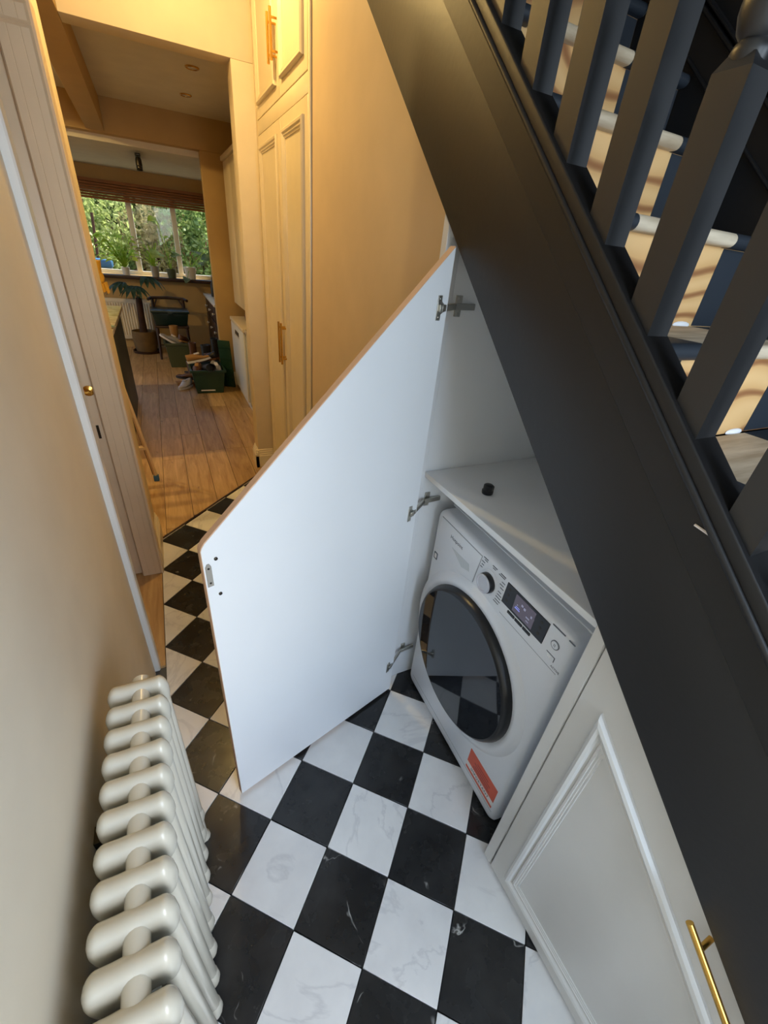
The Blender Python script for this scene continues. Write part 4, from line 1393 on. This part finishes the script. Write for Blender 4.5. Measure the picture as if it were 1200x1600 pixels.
def shoe(loc, rz, mat, sole, label, L=0.28, boot=0.0, pitch=0.0, roll=0.0, group='shoes heaped in and around the crates'):
    t = thing('boot' if boot else 'shoe', loc, label, 'shoe', group=group)
    t.rotation_euler = (roll, pitch, rz)
    R_ = []
    n = 11
    for i in range(n):
        s_ = i / (n - 1)
        xx = (s_ - 0.35) * L
        w = (0.028 + 0.022 * math.sin(math.pi * min(1, s_ * 1.15)) ** 0.8) * (1.0 if s_ < 0.85 else (1 - ((s_ - 0.85) / 0.16) ** 2) ** 0.5)
        if i == 0:
            w *= 0.6
        top = 0.095 - 0.02 * s_ if s_ < 0.42 else 0.087 - 0.055 * min(1, (s_ - 0.42) / 0.35)
        top = max(top, 0.042) * (1 if i < n - 1 else 0.7)
        ring = []
        for k in range(12):
            a = 2 * math.pi * k / 12
            ring.append((xx, w * math.cos(a), 0.018 + (top - 0.018) / 2 * (1 + math.sin(a)) * (1 - 0.0 * abs(math.cos(a)))))
        R_.append(ring)
    up = B().rings(R_)
    if boot:
        R2_ = []
        for zz, rx, ry in ((0.05, 0.052, 0.036), (0.10, 0.048, 0.036), (boot * 0.6, 0.05, 0.04), (boot, 0.058, 0.046), (boot, 0.050, 0.040), (boot - 0.06, 0.045, 0.035)):
            R2_.append([(-0.035 + rx * math.cos(2 * math.pi * k / 14), ry * math.sin(2 * math.pi * k / 14), zz) for k in range(14)])
        up.rings(R2_)
    u_ = obj('upper', up, mat, t, local=True, origin=(0, 0, 0), smooth=True, ang=60)
    outl = []
    for i in range(n):
        s_ = i / (n - 1)
        w = (0.032 + 0.020 * math.sin(math.pi * min(1, s_ * 1.15)) ** 0.8) * (1.0 if s_ < 0.85 else max(0.12, (1 - ((s_ - 0.85) / 0.16) ** 2)) ** 0.5)
        outl.append(((s_ - 0.35) * L * 1.02, w))
    poly_ = outl + [(p[0], -p[1]) for p in outl[::-1]]
    obj('sole', B().prism(poly_, 0.0, 0.021, 'z'), sole, t, local=True, origin=(0, 0, 0))
    obj('tongue', B().box(0.0, 0.06, -0.02, 0.02, 0.078, 0.092), sole, t, local=True, origin=(0, 0, 0), bevel=0.005)
    return t


shoe((-0.37, 4.47, 0.215), 1.4, 'leather_brown', 'tan', 'brown leather shoe lying at the left end of the dark green crate', pitch=-0.35)
shoe((-0.27, 4.56, 0.24), 0.3, 'leather_black', 'blackplastic', 'black leather boot lying across the middle of the dark green crate', boot=0.26, roll=1.3)
shoe((-0.16, 4.46, 0.225), 1.7, 'grey_fabric', 'white_fabric', 'grey trainer at the right end of the dark green crate', pitch=-0.4)
shoe((-0.19, 4.70, 0.30), 2.4, 'leather_black', 'leather_brown', 'black shoe on top of the pile near the crate lid', pitch=0.3)
shoe((-0.36, 4.66, 0.30), 0.1, 'tan', 'white_fabric', 'tan suede shoe on top of the dark green crate', pitch=-0.2)
shoe((-0.44, 5.02, 0.002), 2.6, 'leather_brown', 'leather_black', 'brown ankle boot standing on the floor left of the black boots', boot=0.22)
shoe((-0.24, 5.02, 0.002), 2.0, 'leather_black', 'blackplastic', 'tall black boot standing between crate and sideboard', boot=0.42)
shoe((-0.10, 5.14, 0.002), 1.7, 'leather_black', 'blackplastic', 'tallest black boot standing close to the sideboard', boot=0.48)
shoe((-0.34, 5.26, 0.002), 1.2, 'leather_brown', 'blackplastic', 'tall brown boot standing behind the black boots', boot=0.40)
shoe((-0.16, 5.36, 0.002), 1.2, 'leather_black', 'tan', 'black boot half hidden behind the tallest black boot', boot=0.36)
shoe((-0.56, 5.70, 0.31), 2.9, 'grey_fabric', 'white_fabric', 'pale trainer sticking out of the olive crate on the left', pitch=-0.5)
shoe((-0.50, 5.90, 0.26), 0.5, 'tan', 'leather_brown', 'tan boot standing in the olive crate', boot=0.24)
shoe((-0.44, 5.72, 0.31), 1.0, 'leather_brown', 'tan', 'brown shoe at the front of the olive crate', pitch=0.3)
shoe((-0.50, 4.66, 0.002), -2.2, 'white_fabric', 'white_fabric', 'white canvas shoe on the floor left of the dark green crate', L=0.24)
# block of wood on the floor
tag(obj('wood_offcut', B().prism([(-0.60, 4.70), (-0.42, 4.70), (-0.40, 4.73), (-0.40, 4.79), (-0.62, 4.79)], 0.002, 0.045, 'z'), 'cardboard', bevel=0.006), 'tan wooden offcut lying on the floor left of the dark green crate', 'wood')

# spotlight bar on the extension ceiling
sp_ = thing('spotlight_bar', (-0.62, 5.10, 2.219), 'black three-head spotlight bar on the extension ceiling', 'ceiling light')
obj('bar', B().box(-0.645, -0.595, 5.02, 5.62, 2.200, 2.219), 'dark_metal', sp_, bevel=0.004)
for i in range(3):
    yy = 5.08 + 0.23 * i
    h_ = obj('spot_head', B().lathe([(0.0005, 0.0), (0.020, -0.002), (0.028, -0.02), (0.030, -0.07), (0.026, -0.072), (0.022, -0.06), (0.0005, -0.058)], (-0.62, yy, 2.195), 14), 'dark_metal', sp_, smooth=True)

# ================================================================ GARDEN BEYOND THE WINDOW
gr = struct('ground', B().box(-9, 8, 7.25, 22, -0.5, -0.3).box(-9, -3.4, 2.0, 7.25, -0.5, -0.3), 'garden_soil')
# brick wall at the end of the garden, course by course
gw = thing('garden_wall', (-3, 13.0, -0.3), 'brick wall at the end of the garden behind the shrubs', 'wall')
obj('core', B().box(-8, 7, 13.03, 13.2, -0.3, 3.6), 'brick', gw)
bme = bm_mesh('brick', B().box(-0.21, 0.21, -0.03, 0.05, 0, 0.13), 0.01, 1)
bme.materials.append(MAT['brick'])
for r_ in range(14):
    for c_ in range(14):
        share('brick', bme, (-2.6 + c_ * 0.45 + (0.22 if r_ % 2 else 0) + 0.9, 0.0, 0.75 + r_ * 0.15), gw)


def shrub(name, c, rad3, n, mat, label, leafsize, seed, trunk=True, group='shrubs in the garden'):
    t = thing(name, (c[0], c[1], -0.3), label, 'shrub', group=group)
    rn = random.Random(seed)
    b = B()
    for _ in range(n):
        while True:
            p = Vector((rn.uniform(-1, 1), rn.uniform(-1, 1), rn.uniform(-1, 1)))
            if 0.25 < p.length < 1:
                break
        wob = 0.75 + 0.35 * math.sin(p.x * 5 + seed) * math.cos(p.z * 4 + seed)
        q = Vector((c[0] + p.x * rad3[0] * wob, c[1] + p.y * rad3[1] * wob, c[2] + p.z * rad3[2] * wob))
        u = Vector((rn.gauss(0, 1), rn.gauss(0, 1), rn.gauss(0, 1))).normalized()
        w = u.cross(Vector((rn.gauss(0, 1), rn.gauss(0, 1), rn.gauss(0, 1)))).normalized()
        s_ = leafsize * rn.uniform(0.6, 1.4)
        b.add([q - u * s_, q + w * s_ * 0.45, q + u * s_, q - w * s_ * 0.45], [(0, 1, 2, 3)])
    f = obj('foliage', b, mat, t)
    f['kind'] = 'stuff'
    if trunk:
        obj('trunk', B().tube([(c[0], c[1], -0.31), (c[0] + 0.05, c[1], c[2] * 0.5), (c[0], c[1], c[2])], [0.06, 0.045, 0.02], 8), 'trunk', t, smooth=True)


shrub('shrub', (-1.5, 10.0, 1.3), (0.75, 0.7, 1.2), 3200, 'leaf_hedge', 'green shrub seen through the left window pane', 0.055, 1)
shrub('shrub', (-0.55, 10.4, 1.2), (0.7, 0.7, 1.3), 3200, 'leaf_pale', 'pale dry-leaved shrub seen through the middle window pane', 0.05, 2)
shrub('shrub', (0.3, 10.2, 1.5), (0.8, 0.7, 1.5), 3600, 'leaf_ivy', 'dark green shrub seen through the right window pane', 0.055, 3)
shrub('shrub', (-0.2, 11.8, 2.2), (1.3, 0.6, 1.5), 4200, 'leaf_hedge', 'tall spreading shrub behind the pale one near the garden wall', 0.06, 4)
shrub('shrub', (-2.1, 12.0, 1.2), (0.8, 0.6, 1.3), 2600, 'leaf_ivy', 'ivy-like shrub in front of the brick wall on the left', 0.05, 5)
shrub('shrub', (-0.9, 12.3, 2.0), (1.2, 0.5, 1.9), 4200, 'leaf_ivy', 'dense dark shrub right against the brick wall in the middle', 0.07, 8)
shrub('shrub', (1.6, 11.8, 1.9), (1.3, 0.7, 2.0), 3600, 'leaf_hedge', 'big shrub at the right end of the garden', 0.06, 6)
pp_ = B().tube([(-1.62, 8.9, -0.3), (-1.45, 8.9, 1.75)], 0.022, 8)
tag(obj('garden_post', pp_, 'trunk', smooth=True), 'thin leaning garden post outside the left window pane', 'post')
bn = thing('garden_box', (-1.45, 8.6, -0.3), 'blue plastic garden box outside the left window pane', 'box')
obj('tub', B().box(-1.62, -1.30, 8.45, 8.75, -0.299, 0.98), 'pot_grey', bn, bevel=0.02)
obj('lid', B().box(-1.64, -1.28, 8.43, 8.77, 0.981, 1.10), 'blue', bn, bevel=0.02)

# ---- wood skirting and filler marks on the string
b = B()
P0 = Vector((-0.0125, -0.862, 1.128))
b.tube([(-0.0045, -0.703, 1.287), (-0.0045, -0.734, 1.283)], 0.002, 6)
obj('paint_chip', b, 'paper', st)
